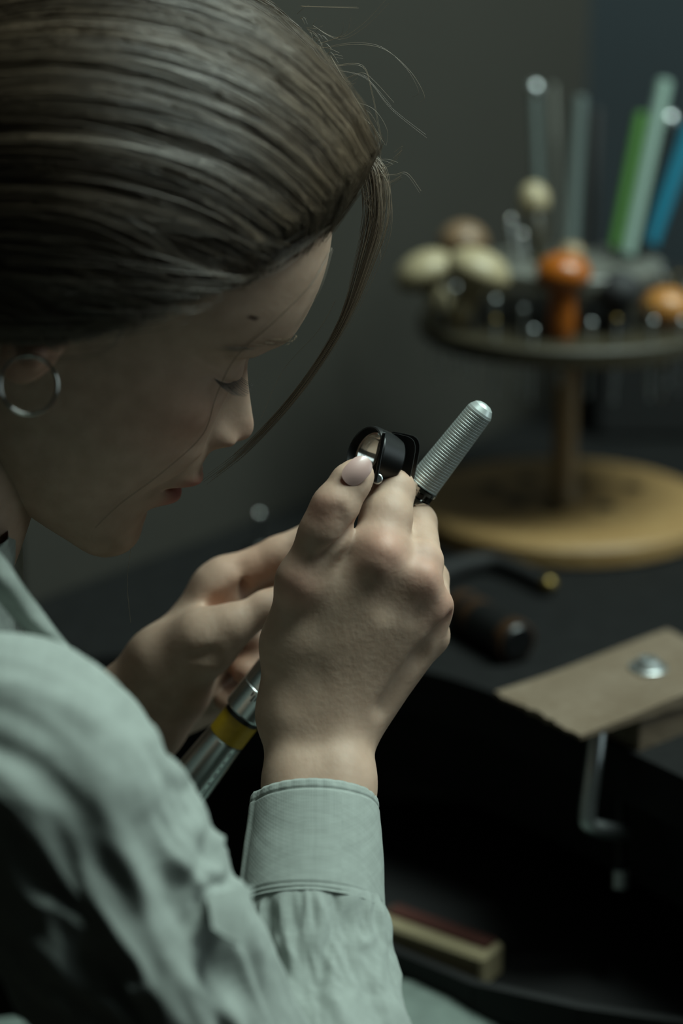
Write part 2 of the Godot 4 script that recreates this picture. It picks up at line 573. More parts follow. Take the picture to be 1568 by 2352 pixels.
func head_pt(y0: float, th: float) -> Vector3:
	var p := head_raw(y0, th)
	var x := p.x
	var y := p.y
	var z := p.z
	if z > 0.0:
		var ax := absf(x)
		# cheeks fall away to the side of the mouth
		z -= 5.0 * gauss(ax - 40.0, 16.0) * gauss(y + 62.0, 22.0)
		# brow and eye socket
		z += 1.6 * gauss(ax - 26.0, 19.0) * gauss(y - 15.0, 7.5)
		z -= 6.0 * gauss(ax - 29.0, 14.0) * gauss(y - 1.0, 9.5)
		z += 3.0 * gauss(ax - 42.0, 9.0) * gauss(y - 8.0, 6.0)
		var lid := gauss(ax - 31.0, 12.0) * gauss(y + 3.0, 8.0)
		z += 7.5 * lid
		# fold between brow and lid, lash line
		z -= 1.6 * gauss(y - 6.0 + 0.006 * (ax - 32.0) * (ax - 32.0), 1.7) * gauss(ax - 33.0, 15.0)
		z -= 2.2 * gauss(y + 8.0 - 0.010 * (ax - 31.0) * (ax - 31.0), 1.5) * gauss(ax - 31.0, 13.0)
		# crow's feet
		for k in 3:
			z -= 0.7 * gauss(y - (2.0 - 3.0 * k) - (ax - 47.0) * (0.9 - 0.7 * k), 1.1) * gauss(ax - 52.0, 5.5)
		# cheekbone
		var ck := gauss(ax - 47.0, 17.0) * gauss(y + 24.0, 14.0)
		z += 4.0 * ck
		x += signf(x) * 2.0 * ck
		# nose: ridge, wings, nostril shadow pocket
		var nw := lerpf(7.5, 10.5, smoothstep(0.0, -38.0, y))
		var q := absf(x) / nw
		z += lerp_table(NOSE, y - 3.5) * exp(-pow(q, 2.4))
		var wing := gauss(ax - 13.5, 5.6) * gauss(y + 38.0, 5.4)
		z += 8.0 * wing
		z -= 2.0 * gauss(ax - 20.0, 2.6) * gauss(y + 38.5, 6.0)
		z -= 5.0 * gauss(ax - 7.5, 3.4) * gauss(y + 44.0, 2.4)
		# fold from nose to mouth corner
		z -= 1.3 * gauss(ax - (22.0 + 0.45 * (-44.0 - y)), 3.4) * smoothstep(-42.0, -50.0, y) * smoothstep(-76.0, -66.0, y)
		# lips
		var lx := exp(-pow(ax / 21.0, 4.0))
		z -= 1.6 * gauss(x, 3.2) * gauss(y + 54.5, 4.5)
		z += 6.0 * lx * gauss(y + 61.5, 4.6)
		z += 5.5 * lx * gauss(y + 74.0, 4.8)
		z -= 5.5 * exp(-pow(ax / 25.0, 6.0)) * gauss(y + 67.6, 1.8)
		z -= 2.5 * lx * gauss(y + 83.0, 4.0)
	return Vector3(x, y, z)

func skin_color() -> Color:
	return Color(0.505, 0.355, 0.270)

func head_mesh(mb: MB) -> void:
	var rows := []
	var cols := []
	var nr := 230
	var nc := 190
	var base := skin_color()
	for i in nr:
		var u := float(i) / (nr - 1)
		var y0 := 109.0 - 227.5 * u
		if u < 0.05: y0 = 109.0 - 227.5 * 0.05 * pow(u / 0.05, 2.0)
		if u > 0.95: y0 = -118.5 + 227.5 * 0.05 * pow((1.0 - u) / 0.05, 2.0)
		var row := PackedVector3Array()
		var cr := PackedColorArray()
		for j in nc:
			var t := 2.0 * j / nc - 1.0
			var th := PI * signf(t) * pow(absf(t), 1.5)
			var p := head_pt(y0, th)
			row.append(hp(p.x, p.y, p.z))
			var cc := base
			var ax := absf(p.x)
			if p.z > 60.0:
				var lip := exp(-pow(ax / 23.0, 6.0)) * (gauss(p.y + 63.0, 4.6) + gauss(p.y + 73.0, 5.2)) * (1.0 - smoothstep(-56.5, -54.0, p.y))
				cc = cc.lerp(Color(0.40, 0.13, 0.11), clampf(lip * 1.1, 0.0, 0.85))
				cc = cc.lerp(Color(0.54, 0.27, 0.21), 0.45 * gauss(ax, 14.0) * gauss(p.y + 40.0, 9.0))
			if p.z > 10.0:
				cc = cc.lerp(Color(0.52, 0.25, 0.19), 0.40 * gauss(ax - 50.0, 16.0) * gauss(p.y + 30.0, 15.0))
			if Vector2(p.x - 57.0, p.y - 27.0).length() < 1.2 and p.z > 0.0: cc = Color(0.10, 0.06, 0.045)
			cr.append(cc)
		rows.append(row)
		cols.append(cr)
	mb.grid(rows, true, cols)

# scalp direction -> radius of the head along it (mm), from the head's middle (0, 15, 0)
func skull_r(d: Vector3) -> float:
	# ellipsoid that follows the skull
	var a := 75.0; var b := 95.0; var c := 97.0 if d.z > 0.0 else 99.0
	if d.y < 0.0: b = 120.0
	return 1.0 / sqrt(d.x * d.x / (a * a) + d.y * d.y / (b * b) + d.z * d.z / (c * c))

func hair_pt(d: Vector3, lift: float) -> Vector3:
	var dd := d.normalized()
	var r := skull_r(dd) + lift
	return hp(dd.x * r, 15.0 + dd.y * r, dd.z * r)

# where the hair starts, as a direction from the head's middle: u 0 = middle of the forehead, 1 = in front of the ear, 1.5 nape
func hairline(u: float, side: float) -> Vector3:
	var tab := [Vector3(0, 64, 76), Vector3(24, 62, 72), Vector3(45, 51, 60), Vector3(59, 36, 48), Vector3(67, 22, 32), Vector3(71, 6, 18), Vector3(73, -12, 4), Vector3(72, -34, -22), Vector3(50, -60, -62)]
	var t := clampf(u, 0.0, 1.0) * (tab.size() - 1)
	var k := mini(int(t), tab.size() - 2)
	var p: Vector3 = tab[k].cubic_interpolate(tab[k + 1], tab[maxi(k - 1, 0)], tab[mini(k + 2, tab.size() - 1)], t - k)
	return Vector3(p.x * side, p.y, p.z)

func strand(mb: MB, pts: Array, r0: float, r1: float, c: Color) -> void:
	var n := pts.size()
	var base := mb.v.size()
	var x := Vector3.ZERO
	for i in n:
		var d: Vector3 = (pts[mini(i + 1, n - 1)] - pts[maxi(i - 1, 0)]).normalized()
		if x == Vector3.ZERO: x = d.cross(cam_f).normalized()
		x = (x - d * x.dot(d)).normalized()
		var y := d.cross(x)
		var r := lerpf(r0, r1, float(i) / (n - 1))
		for k in 3:
			var a := TAU * k / 3.0
			var nn := x * cos(a) + y * sin(a)
			mb.v.append(pts[i] + nn * r); mb.n.append(nn); mb.c.append(c); mb.uv.append(Vector2(k / 3.0, float(i) / n))
	for i in n - 1:
		for k in 3:
			var a := base + i * 3 + k
			var b := base + i * 3 + (k + 1) % 3
			mb.idx.append_array(PackedInt32Array([a, a + 3, b, b, a + 3, b + 3]))

func hair_path(u: float, side: float, start: float, lift: float, wob: float, nseg: int, sway: float) -> Array:
	var h := hairline(u, side) - Vector3(0, 15, 0)
	var d0 := h.normalized()
	var bun := Vector3(6.0 * side, -62, -84).normalized()
	# over or round the side of the head towards the knot at the nape
	var via := Vector3(lerpf(30.0, 78.0, smoothstep(0.0, 0.55, u)) * side, lerpf(95.0, 4.0, smoothstep(0.0, 0.62, u)) + sway, -14.0).normalized()
	var pts := []
	var ph := rng.randf() * TAU
	for i in nseg + 1:
		var t := start + (1.0 - start) * float(i) / nseg
		var a := d0.slerp(via, minf(t * 1.0, 1.0))
		var b := via.slerp(bun, t)
		var d := a.slerp(b, t)
		var l := lift * (0.10 + 0.90 * smoothstep(0.0, 0.13, t)) * (1.0 - 0.25 * smoothstep(0.6, 1.0, t)) + wob * sin(ph + t * 9.0) + wob * 0.6 * sin(ph * 2.3 + t * 21.0)
		var q := hair_pt(d, l)
		pts.append(q)
	return pts

func hair_color() -> Color:
	# one brown for all the hair; strands differ a little, wherever they grow
	return Color(0.080, 0.055, 0.033).lerp(Color(0.190, 0.134, 0.083), rng.randf())

func lock_of(mb: MB, pts: Array, count: int, spread0: float, spread1: float, r0: float, r1: float) -> void:
	var lockc := hair_color()
	for s in count:
		var off := Vector3(rng.randfn(0, 1), rng.randfn(0, 1), rng.randfn(0, 1)) * spread0
		var off2 := Vector3(rng.randfn(0, 1), rng.randfn(0, 1), rng.randfn(0, 1)) * spread1
		var mid := Vector3(rng.randfn(0, 1), rng.randfn(0, 1), rng.randfn(0, 1)) * (spread0 + spread1) * 0.35
		var q := []
		for i in pts.size():
			var t := float(i) / (pts.size() - 1)
			q.append(pts[i] + off.lerp(off2, t) + mid * sin(PI * t))
		strand(mb, q, r0, r1, lockc.lerp(hair_color(), 0.35))

func hair_strands(mb: MB) -> void:
	# combed back in locks: strands of one lock share their course
	for lock in 980:
		var side := 1.0 if rng.randf() < 0.80 else -1.0
		var u := pow(rng.randf(), 0.9) * 0.93
		var top := 1.0 - smoothstep(0.0, 0.5, u)
		var lift := rng.randf_range(10.0, 17.0) + 11.0 * top
		var start := 0.0 if rng.randf() < 0.5 else rng.randf() * 0.55
		var pts := hair_path(u, side, start, lift, rng.randf_range(0.2, 1.0), 16, rng.randf_range(-16.0, 16.0))
		lock_of(mb, pts, rng.randi_range(8, 12), 0.0015, 0.0032, 0.00016, 0.00014)
	# stray strands that cross the combed ones
	for s in 420:
		var pts := hair_path(rng.randf() * 0.62, 1.0 if rng.randf() < 0.85 else -1.0, rng.randf() * 0.4, rng.randf_range(15.0, 22.0), rng.randf_range(0.5, 2.0), 18, rng.randf_range(-55.0, 55.0))
		var keep := rng.randi_range(9, 18)
		lock_of(mb, pts.slice(0, keep), rng.randi_range(1, 3), 0.0008, 0.0020, 0.00015, 0.00009)
	# locks that run along the hairline, from the forehead past the temple and over the ear
	for lock in 90:
		var u0 := rng.randf_range(0.0, 0.5)
		var u1 := rng.randf_range(0.80, 1.0)
		var lift := rng.randf_range(3.0, 12.0)
		var rise := 34.0 * rng.randf() + 1.0
		var pts := []
		for i in 17:
			var t := i / 16.0
			var h := hairline(lerpf(u0, u1, t), 1.0) - Vector3(0, 15, 0)
			h += Vector3(0, rise * (1.0 - 0.4 * t) * smoothstep(0.0, 0.2, t) + 3.0, -rise * 0.5 - 10.0 * t)
			pts.append(hair_pt(h, lift * smoothstep(-0.1, 0.25, t)))
		lock_of(mb, pts, rng.randi_range(7, 10), 0.0022, 0.0030, 0.00016, 0.00014)

func hair_cap(mb: MB) -> void:
	var rows := []
	for i in 40:
		var row := PackedVector3Array()
		var e := float(i) / 39.0
		for j in 64:
			var side := 1.0 if j < 32 else -1.0
			var u := (j + 0.5) / 32.0 if j < 32 else (63.5 - j) / 32.0
			var h := (hairline(u, side) - Vector3(0, 15, 0)).normalized()
			var pole := Vector3(0, 45, -80).normalized()
			var d := h.slerp(pole, e)
			row.append(hair_pt(d, 0.6 + 8.0 * smoothstep(0.0, 0.32, e)))
		rows.append(row)
	mb.grid(rows, true)
	# rolled knot at the nape
	var k := hp(0, -42, -104)
	var rr := []
	for i in 17:
		var a := PI * i / 16.0
		var row := PackedVector3Array()
		for j in 24:
			var b := TAU * j / 24.0
			var w := 1.0 + 0.06 * sin(b * 3.0 + a * 5.0)
			row.append(k + (hx * (36.0 * sin(a) * cos(b)) + hy * (34.0 * sin(a) * sin(b)) + hz * (-26.0 * cos(a))) * w)
		rr.append(row)
	mb.grid(rr, true)

func loose_hair(mb: MB) -> void:
	# the long lock that has come loose and hangs beside the face
	var lock := spline([V(836, 350, -8), V(860, 410, -8), V(864, 500, -6), V(838, 600, -4), V(796, 720, -2), V(740, 820, 0), V(660, 930, 2), V(560, 1035, 4), V(470, 1105, 4)], 5)
	for s in 170:
		var a := Vector3(rng.randfn(0, 1), rng.randfn(0, 1), rng.randfn(0, 1))
		var q := []
		var cut := rng.randi_range(26, lock.size())
		if s < 70: cut = rng.randi_range(10, 18)
		for i in cut:
			var t := float(i) / (lock.size() - 1)
			var w := lerpf(0.0030, 0.0010, smoothstep(0.25, 0.6, t)) * smoothstep(-0.05, 0.12, t)
			q.append(lock[i] + a * w)
		strand(mb, q, 0.00016, 0.00007, hair_color())
	# thin strands that lie on the forehead and cheek
	for w in [[[62, 20], [48, 34], [30, 44], [8, 47], [-12, 42], [-32, 36], [-55, 38], [-78, 42], [-95, 44]], [[60, 10], [45, 22], [28, 30]]]:
		var on := []
		for q in w:
			var p := head_pt(q[0], asin(clampf(q[1] / 78.0, -0.99, 0.99)))
			on.append(hp(p.x + 0.8, p.y, p.z + 0.8))
		var path := spline(on, 6)
		for s in 2:
			var a := Vector3(rng.randfn(0, 1), rng.randfn(0, 1), rng.randfn(0, 1)) * 0.0005
			var q := []
			for p in path: q.append(p + a)
			strand(mb, q, 0.00012, 0.00007, hair_color())
	for w in [[V(770, 690, 0), V(730, 760, 0), V(650, 850, 2), V(600, 960, 2)], [V(300, 1260, 0), V(292, 1340, 4), V(300, 1430, 8)]]:
		strand(mb, spline(w, 6), 0.00011, 0.00006, hair_color())
	# fly-away hairs that stand off the crown and the forehead
	var fly := [[[745, 110], [810, 100], [880, 110], [940, 160], [972, 215], [960, 230]], [[720, 60], [780, 90], [840, 60], [895, 5]], [[735, 100], [790, 80], [800, 45]], [[760, 160], [840, 180], [900, 250], [985, 318]],
		[[770, 150], [830, 150], [850, 210], [870, 320]], [[690, 15], [760, 18], [818, 20]], [[790, 230], [850, 250], [880, 300], [875, 340]], [[830, 370], [890, 380], [925, 340], [905, 355]], [[838, 400], [900, 400], [930, 395], [960, 435]],
		[[840, 410], [890, 420], [925, 405], [900, 425]], [[775, 190], [830, 170], [860, 190], [905, 240]], [[850, 450], [875, 490], [885, 560]], [[780, 200], [800, 260], [820, 330], [836, 400]], [[630, 170], [640, 120], [645, 85]], [[800, 250], [860, 300], [870, 400], [862, 470]],
		[[820, 330], [840, 290], [838, 250]], [[640, 180], [610, 250], [600, 330]], [[830, 380], [880, 370], [910, 380]], [[760, 130], [800, 200], [850, 280], [880, 330]], [[845, 470], [868, 520], [880, 590]]]
	for f in fly:
		var w := []
		var z := -6.0 + rng.randf_range(-8.0, 8.0)
		for p in f: w.append(V(p[0], p[1], z))
		var path := spline(w, 6)
		for s in 2:
			var q := []
			var a := Vector3(rng.randfn(0, 1), rng.randfn(0, 1), rng.randfn(0, 1)) * 0.0012
			for i in path.size(): q.append(path[i] + a * (float(i) / path.size() + 0.3 * s))
			strand(mb, q, 0.00011, 0.00006, hair_color())
	# short broken hairs along the front edge of the hair
	for s in 120:
		var b := V(lerpf(700, 845, sqrt(rng.randf())), 0, -8)
		var t := rng.randf()
		var e := [[690, 30], [745, 110], [790, 220], [825, 330], [842, 400], [846, 470]]
		var k := mini(int(t * 5.0), 4)
		var g := t * 5.0 - k
		var px := lerpf(e[k][0], e[k + 1][0], g) - 10.0
		var py := lerpf(e[k][1], e[k + 1][1], g)
		var d := Vector2(rng.randf_range(0.2, 1.0), rng.randf_range(-0.8, 1.0)) * rng.randf_range(18.0, 60.0)
		var bend := rng.randf_range(-14.0, 22.0)
		b = V(px, py, -8)
		strand(mb, spline([b, V(px + d.x * 0.5, py + d.y * 0.5 - 6.0, -10), V(px + d.x, py + d.y + bend, -10)], 4), 0.0001, 0.00005, hair_color())

func brow_and_lashes(brow: MB, lash: MB) -> void:
	for s in 70:
		var t := rng.randf()
		var ax := lerpf(10.0, 50.0, t)
		var y := 15.5 + 4.5 * sin(PI * clampf(t * 0.9 + 0.1, 0.0, 1.0)) - 5.0 * smoothstep(0.6, 1.0, t) + rng.randf_range(-2.4, 2.4) * (1.1 - 0.6 * t)
		var q := []
		for i in 4:
			var a := ax + i * 1.9
			var th := asin(clampf(a / 78.0, -0.99, 0.99))
			var p := head_pt(y + i * (0.35 - 0.8 * t), th)
			q.append(hp(p.x + 0.3, p.y, p.z + 0.9 + 0.25 * i))
		strand(brow, q, 0.00012, 0.00005, Color(0.16, 0.11, 0.07))
	for s in 34:
		var t := s / 33.0
		var ax := lerpf(19.0, 45.0, t)
		var th := asin(clampf(ax / 78.0, -0.99, 0.99))
		var p := head_pt(-8.0 + 0.010 * (ax - 31.0) * (ax - 31.0), th)
		var q := []
		var out := lerpf(-0.1, 0.55, t) + rng.randf_range(-0.1, 0.1)
		for i in 5:
			var u := i / 4.0
			q.append(hp(p.x + out * 8.5 * u, p.y - 3.6 * u + 2.6 * u * u, p.z + 0.3 + 8.5 * u))
		strand(lash, q, 0.00017, 0.00004, Color(0.03, 0.025, 0.02))
# ------------------------------------------------------------------ hands
var hand_lean := 0.0            # the right hand leans towards the viewer above the wrist, mm per photo pixel

func RV(px: float, py: float, dz: float) -> Vector3:
	return V(px, py, dz - 0.022 * maxf(0.0, 1650.0 - py))

func seg(fl: Field, a: Array, b: Array, ra: float, rb: float, k := 0.005, op := 0) -> void:
	# joints as [photo x, photo y, mm beyond the hand's plane], radii in photo pixels
	var da: float = 0.96 + (a[2] - hand_lean * maxf(0.0, 1650.0 - a[1])) * 0.001
	var db: float = 0.96 + (b[2] - hand_lean * maxf(0.0, 1650.0 - b[1])) * 0.001
	fl.bone(P(a[0], a[1], da), P(b[0], b[1], db), ra / K * da, rb / K * db, k, op)

func bounds(list: Array, pad: float) -> Array:
	var lo := Vector3(1e9, 1e9, 1e9)
	var hi := -lo
	for j in list:
		var p := V(j[0], j[1], j[2])
		lo = lo.min(p); hi = hi.max(p)
	return [lo - Vector3(pad, pad, pad), hi + Vector3(pad, pad, pad)]

func right_hand(mb: MB) -> void:
	hand_lean = 0.022
	var bb := bounds([[610, 2130, -40], [1010, 1060, 60], [640, 1060, -55]], 0.030)
	var fl := Field.new(bb[0], bb[1], 0.0018)
	# forearm and wrist: flat, broad side to the viewer
	for s in [-1, 1]:
		seg(fl, [728 + 44 * s, 2130, -43], [733 + 42 * s, 1800, -8], 96, 80, 0.010)
		seg(fl, [733 + 42 * s, 1800, -8], [737 + 44 * s, 1660, 5], 80, 78, 0.010)
	# palm: metacarpals fan out to the knuckles
	seg(fl, [720, 1630, 6], [868, 1300, -1], 72, 60, 0.014)
	seg(fl, [745, 1640, 6], [955, 1345, 2], 72, 56, 0.014)
	seg(fl, [775, 1650, 8], [988, 1405, 10], 70, 48, 0.012)
	seg(fl, [800, 1660, 12], [985, 1460, 22], 66, 44, 0.012)
	seg(fl, [690, 1640, 8], [780, 1400, 8], 80, 80, 0.016)
	seg(fl, [800, 1560, 18], [880, 1420, 18], 80, 80, 0.016)
	# thumb
	seg(fl, [668, 1630, 10], [668, 1480, 6], 58, 62, 0.012)
	seg(fl, [668, 1480, 6], [694, 1335, -1], 62, 56, 0.010)
	seg(fl, [694, 1335, -1], [745, 1222, -5], 56, 53, 0.006)
	seg(fl, [745, 1222, -5], [768, 1166, -6], 53, 51, 0.006)
	seg(fl, [768, 1166, -6], [804, 1110, -2], 50, 46, 0.005)
	seg(fl, [804, 1110, -2], [820, 1092, 0], 44, 40, 0.003)
	# web between thumb and index
	seg(fl, [715, 1345, 6], [800, 1325, 6], 46, 52, 0.012)
	# index
	seg(fl, [868, 1300, 0], [872, 1262, 2], 60, 61, 0.008)
	seg(fl, [872, 1262, 3], [886, 1190, 12], 60, 57, 0.006)
	seg(fl, [886, 1190, 12], [902, 1126, 22], 57, 50, 0.005)
	seg(fl, [902, 1126, 22], [884, 1112, 44], 50, 45, 0.003)
	seg(fl, [884, 1112, 44], [856, 1122, 54], 44, 38, 0.003)
	# middle
	seg(fl, [955, 1345, 4], [968, 1290, 8], 52, 48, 0.006)
	seg(fl, [968, 1290, 10], [958, 1200, 34], 48, 44, 0.0035)
	seg(fl, [958, 1200, 34], [915, 1225, 58], 43, 40, 0.003)
	seg(fl, [915, 1225, 58], [870, 1270, 56], 39, 36, 0.003)
	# ring
	seg(fl, [990, 1400, 12], [985, 1330, 30], 48, 44, 0.005)
	seg(fl, [985, 1330, 30], [960, 1290, 50], 43, 41, 0.0035)
	seg(fl, [960, 1290, 50], [900, 1330, 66], 40, 38, 0.003)
	seg(fl, [900, 1330, 66], [850, 1370, 58], 37, 34, 0.003)
	# little
	seg(fl, [984, 1462, 24], [984, 1410, 42], 43, 38, 0.005)
	seg(fl, [984, 1410, 42], [950, 1390, 58], 37, 35, 0.0035)
	seg(fl, [950, 1390, 58], [895, 1420, 66], 35, 33, 0.003)
	seg(fl, [895, 1420, 66], [860, 1450, 58], 32, 30, 0.003)
	# knuckle heads
	seg(fl, [880, 1268, -10], [872, 1290, -10], 22, 22, 0.009)
	seg(fl, [972, 1322, -4], [966, 1340, -4], 20, 20, 0.008)
	seg(fl, [1003, 1388, 6], [999, 1400, 6], 24, 24, 0.007)
	seg(fl, [684, 1336, -8], [688, 1350, -8], 20, 20, 0.010)
	# hollows: between the knuckles, behind the thumb, below the little finger
	seg(fl, [925, 1325, -20], [905, 1400, -18], 14, 16, 0.010, 1)
	seg(fl, [990, 1375, -14], [965, 1420, -12], 10, 10, 0.008, 1)
	seg(fl, [690, 1560, -24], [660, 1590, -22], 26, 22, 0.014, 1)
	seg(fl, [725, 1440, -30], [790, 1420, -30], 40, 40, 0.014, 1)
	seg(fl, [1030, 1428, 6], [965, 1510, 2], 14, 13, 0.007, 1)
	seg(fl, [965, 1510, 2], [885, 1625, -4], 13, 10, 0.009, 1)
	# skin folds over the thumb joint, where thumb meets hand
	for q in [[1150, 1163], [1163, 1176], [1178, 1192]]:
		seg(fl, [712, q[0], -18.6], [750, q[1] - 4, -19.2], 3, 3, 0.003, 1)
		seg(fl, [750, q[1] - 4, -19.2], [786, q[1] + 6, -17], 3, 3, 0.003, 1)
	seg(fl, [742, 1276, -14], [806, 1206, -8], 6, 4, 0.006, 1)
	hand_lean = 0.0
	fl.mesh(mb, right_skin)

func right_skin(p: Vector3) -> Color:
	var c := skin_color()
	var red := 0.0
	for j in [[880, 1265, -10, 26], [972, 1325, -4, 24], [1004, 1390, 4, 20], [740, 1175, -14, 18], [680, 1345, -12, 20]]:
		var q := RV(j[0], j[1], j[2])
		red = maxf(red, exp(-p.distance_squared_to(q) / pow(j[3] * 0.0005, 2.0)))
	return c.lerp(Color(0.50, 0.24, 0.18), red * 0.55)

func left_hand(mb: MB) -> void:
	var bb := bounds([[60, 1800, 40], [740, 1180, 135], [300, 1200, 40]], 0.035)
	var fl := Field.new(bb[0], bb[1], 0.0022)
	# forearm and wrist
	for s in [-1, 1]:
		seg(fl, [60 + 20 * s, 1900 + 20 * s, 120 - 18], [310 + 26 * s, 1645 + 24 * s, 96 - 18], 108, 78, 0.012)
		seg(fl, [310 + 26 * s, 1645 + 24 * s, 96 - 18], [384 + 26 * s, 1560 + 30 * s, 92 - 18], 78, 74, 0.012)
	# back of the hand, edge on
	seg(fl, [385, 1525, 96 - 18], [500, 1358, 98 - 18], 66, 58, 0.012)
	seg(fl, [390, 1540, 104 - 18], [505, 1400, 112 - 18], 70, 58, 0.014)
	seg(fl, [400, 1560, 112 - 18], [490, 1455, 118 - 18], 74, 60, 0.014)
	seg(fl, [400, 1590, 118 - 18], [480, 1520, 126 - 18], 70, 58, 0.014)
	seg(fl, [490, 1420, 120 - 18], [560, 1410, 122 - 18], 54, 46, 0.010)
	# ball of the thumb and thumb
	seg(fl, [390, 1530, 84 - 18], [470, 1475, 74 - 18], 84, 74, 0.014)
	seg(fl, [470, 1475, 74 - 18], [530, 1438, 70 - 18], 64, 46, 0.010)
	seg(fl, [530, 1438, 70 - 18], [612, 1396, 72 - 18], 44, 38, 0.006)
	seg(fl, [612, 1394, 72 - 18], [680, 1364, 74 - 18], 38, 32, 0.004)
	# index over the top
	seg(fl, [500, 1352, 98 - 18], [520, 1332, 98 - 18], 56, 50, 0.008)
	seg(fl, [520, 1332, 98 - 18], [640, 1276, 96 - 18], 49, 43, 0.006)
	seg(fl, [640, 1276, 96 - 18], [740, 1222, 92 - 18], 42, 36, 0.004)
	# middle finger, folded below the index
	seg(fl, [505, 1395, 112 - 18], [600, 1335, 116 - 18], 52, 46, 0.006)
	seg(fl, [600, 1335, 116 - 18], [690, 1330, 104 - 18], 45, 38, 0.004)
	# ring and little finger close round the tool from behind
	seg(fl, [480, 1450, 124 - 18], [590, 1440, 142 - 18], 50, 42, 0.006)
	seg(fl, [590, 1440, 142 - 18], [600, 1510, 122 - 18], 40, 36, 0.004)
	seg(fl, [600, 1510, 122 - 18], [560, 1540, 108 - 18], 35, 31, 0.003)
	seg(fl, [470, 1520, 132 - 18], [565, 1530, 150 - 18], 46, 38, 0.006)
	seg(fl, [565, 1530, 150 - 18], [560, 1590, 128 - 18], 36, 32, 0.004)
	seg(fl, [560, 1590, 128 - 18], [522, 1610, 112 - 18], 31, 28, 0.003)
	# heel of the hand
	seg(fl, [385, 1640, 128 - 18], [470, 1610, 132 - 18], 62, 56, 0.012)
	# palm folds at the root of the thumb, hollow between thumb and index
	for k in 4:
		seg(fl, [430 + 16 * k, 1512 + 3 * k, 58 - k - 18], [492 + 8 * k, 1486 + 22 * k, 60 - 18], 3.5, 3, 0.005, 1)
	seg(fl, [505, 1398, 84 - 18], [540, 1372, 84 - 18], 22, 18, 0.008, 1)
	seg(fl, [548, 1312, 92 - 18], [566, 1362, 92 - 18], 8, 8, 0.006, 1)
	fl.mesh(mb, left_skin)

func left_skin(p: Vector3) -> Color:
	var c := skin_color()
	var red := 0.0
	for j in [[600, 1330, 72, 34], [510, 1385, 72, 22], [560, 1530, 92, 40]]:
		red = maxf(red, exp(-p.distance_squared_to(V(j[0], j[1], j[2])) / pow(j[3] * 0.0005, 2.0)))
	return c.lerp(Color(0.56, 0.28, 0.18), red * 0.5)

func thumbnail(mb: MB) -> void:
	# a curved plate on the thumb's last joint
	var a := RV(792, 1108, -12.0)
	var b := RV(847, 1055, -7.0)
	var ax := (b - a)
	var side := ax.normalized().cross(-cam_f).normalized()
	var up := side.cross(ax.normalized())
	if up.dot(cam_f) > 0.0: up = -up
	var rows := []
	for i in 25:
		var t := 0.5 - 0.5 * cos(PI * i / 24.0)
		var w := 0.0053 * pow(maxf(0.0, 1.0 - pow(absf(t - 0.5) * 2.0, 3.0)), 0.5) + 0.00005
		var row := PackedVector3Array()
		for j in 13:
			var s := j / 6.0 - 1.0
			var arch := 0.0020 * (1.0 - pow(s * w / 0.0053, 2.0))
			row.append(a + ax * t + side * (w * s) + up * (arch - 0.0012 + 0.0016 * sin(PI * t)))
		rows.append(row)
	mb.grid(rows, false, null, up)
# ------------------------------------------------------------------ clothes
var fold := FastNoiseLite.new()
var fold2 := FastNoiseLite.new()

# tube of cloth: angle 0 faces the viewer, +90 degrees is to the right of its run
func cloth_tube(mb: MB, path: Array, rx: Array, ry: Array, sides: int, disp: Callable) -> Array:
	var rows := []
	for i in path.size():
		var d: Vector3 = (path[mini(i + 1, path.size() - 1)] - path[maxi(i - 1, 0)]).normalized()
		var y := -cam_f
		y = (y - d * y.dot(d)).normalized()
		var x := y.cross(d).normalized()
		if x.dot(cam_r) < 0.0: x = -x
		var row := PackedVector3Array()
		for j in sides:
			var a := TAU * j / sides
			var r: float = disp.call(float(i) / (path.size() - 1), a)
			row.append(path[i] + x * sin(a) * (rx[i] + r) + y * cos(a) * (ry[i] + r))
		rows.append(row)
	mb.grid(rows, true)
	return rows

func wrinkle(u: float, a: float, scale: float, long: float, sd: float) -> float:
	return fold.get_noise_3d(cos(a) * scale * 10.0 + sd, sin(a) * scale * 10.0, u * long * 10.0 + 0.6 * a)

func ang_gauss(a: float, c: float, w: float) -> float:
	var d := wrapf(a - c, -PI, PI)
	return exp(-d * d / (w * w))

func upper_sleeve_disp(u: float, a: float) -> float:
	var wx := 6.0 * fold2.get_noise_3d(cos(a) * 9.0, sin(a) * 9.0, u * 20.0)
	var r := 0.0085 * fold2.get_noise_3d(cos(a) * 17.0 + wx + 30.0, sin(a) * 17.0 + u * 16.0, u * 40.0 - a * 3.0)
	r += 0.0030 * (wrinkle(u, a, 1.8, 3.2, 3.0) - 0.2)
	# pushed-up cloth: short folds across the outer edge of the arm
	var w := sin(u * 58.0 + 2.0 * sin(a * 2.0) + 9.0 * fold2.get_noise_2d(u * 90.0, a * 12.0))
	r += 0.0022 * w * ang_gauss(a, 1.35, 0.55) * smoothstep(0.30, 0.42, u) * smoothstep(0.85, 0.6, u)
	# long folds that run down the arm
	var q := sin(a * 6.0 - u * 8.0 + 5.0 * fold2.get_noise_2d(u * 40.0, a * 14.0))
	r += 0.0050 * (0.5 - absf(q)) * ang_gauss(a, 0.2, 0.9) * smoothstep(0.36, 0.6, u)
	return r

func cuff_disp(u: float, a: float) -> float:
	var r := 0.0006 * fold2.get_noise_3d(cos(a) * 20.0, sin(a) * 20.0, u * 30.0)
	r -= 0.0008 * exp(-pow((u - 0.10) / 0.012, 2.0))
	r -= 0.0009 * exp(-pow((u - 0.915) / 0.008, 2.0))
	r -= 0.0012 * exp(-pow((u - 0.965) / 0.010, 2.0))
	r += 0.0016 * smoothstep(-1.25, -1.35, wrapf(a, -PI, PI))
	r -= 0.0004 * maxf(0.0, sin(a * 26.0)) * smoothstep(0.12, 0.0, u)
	return r

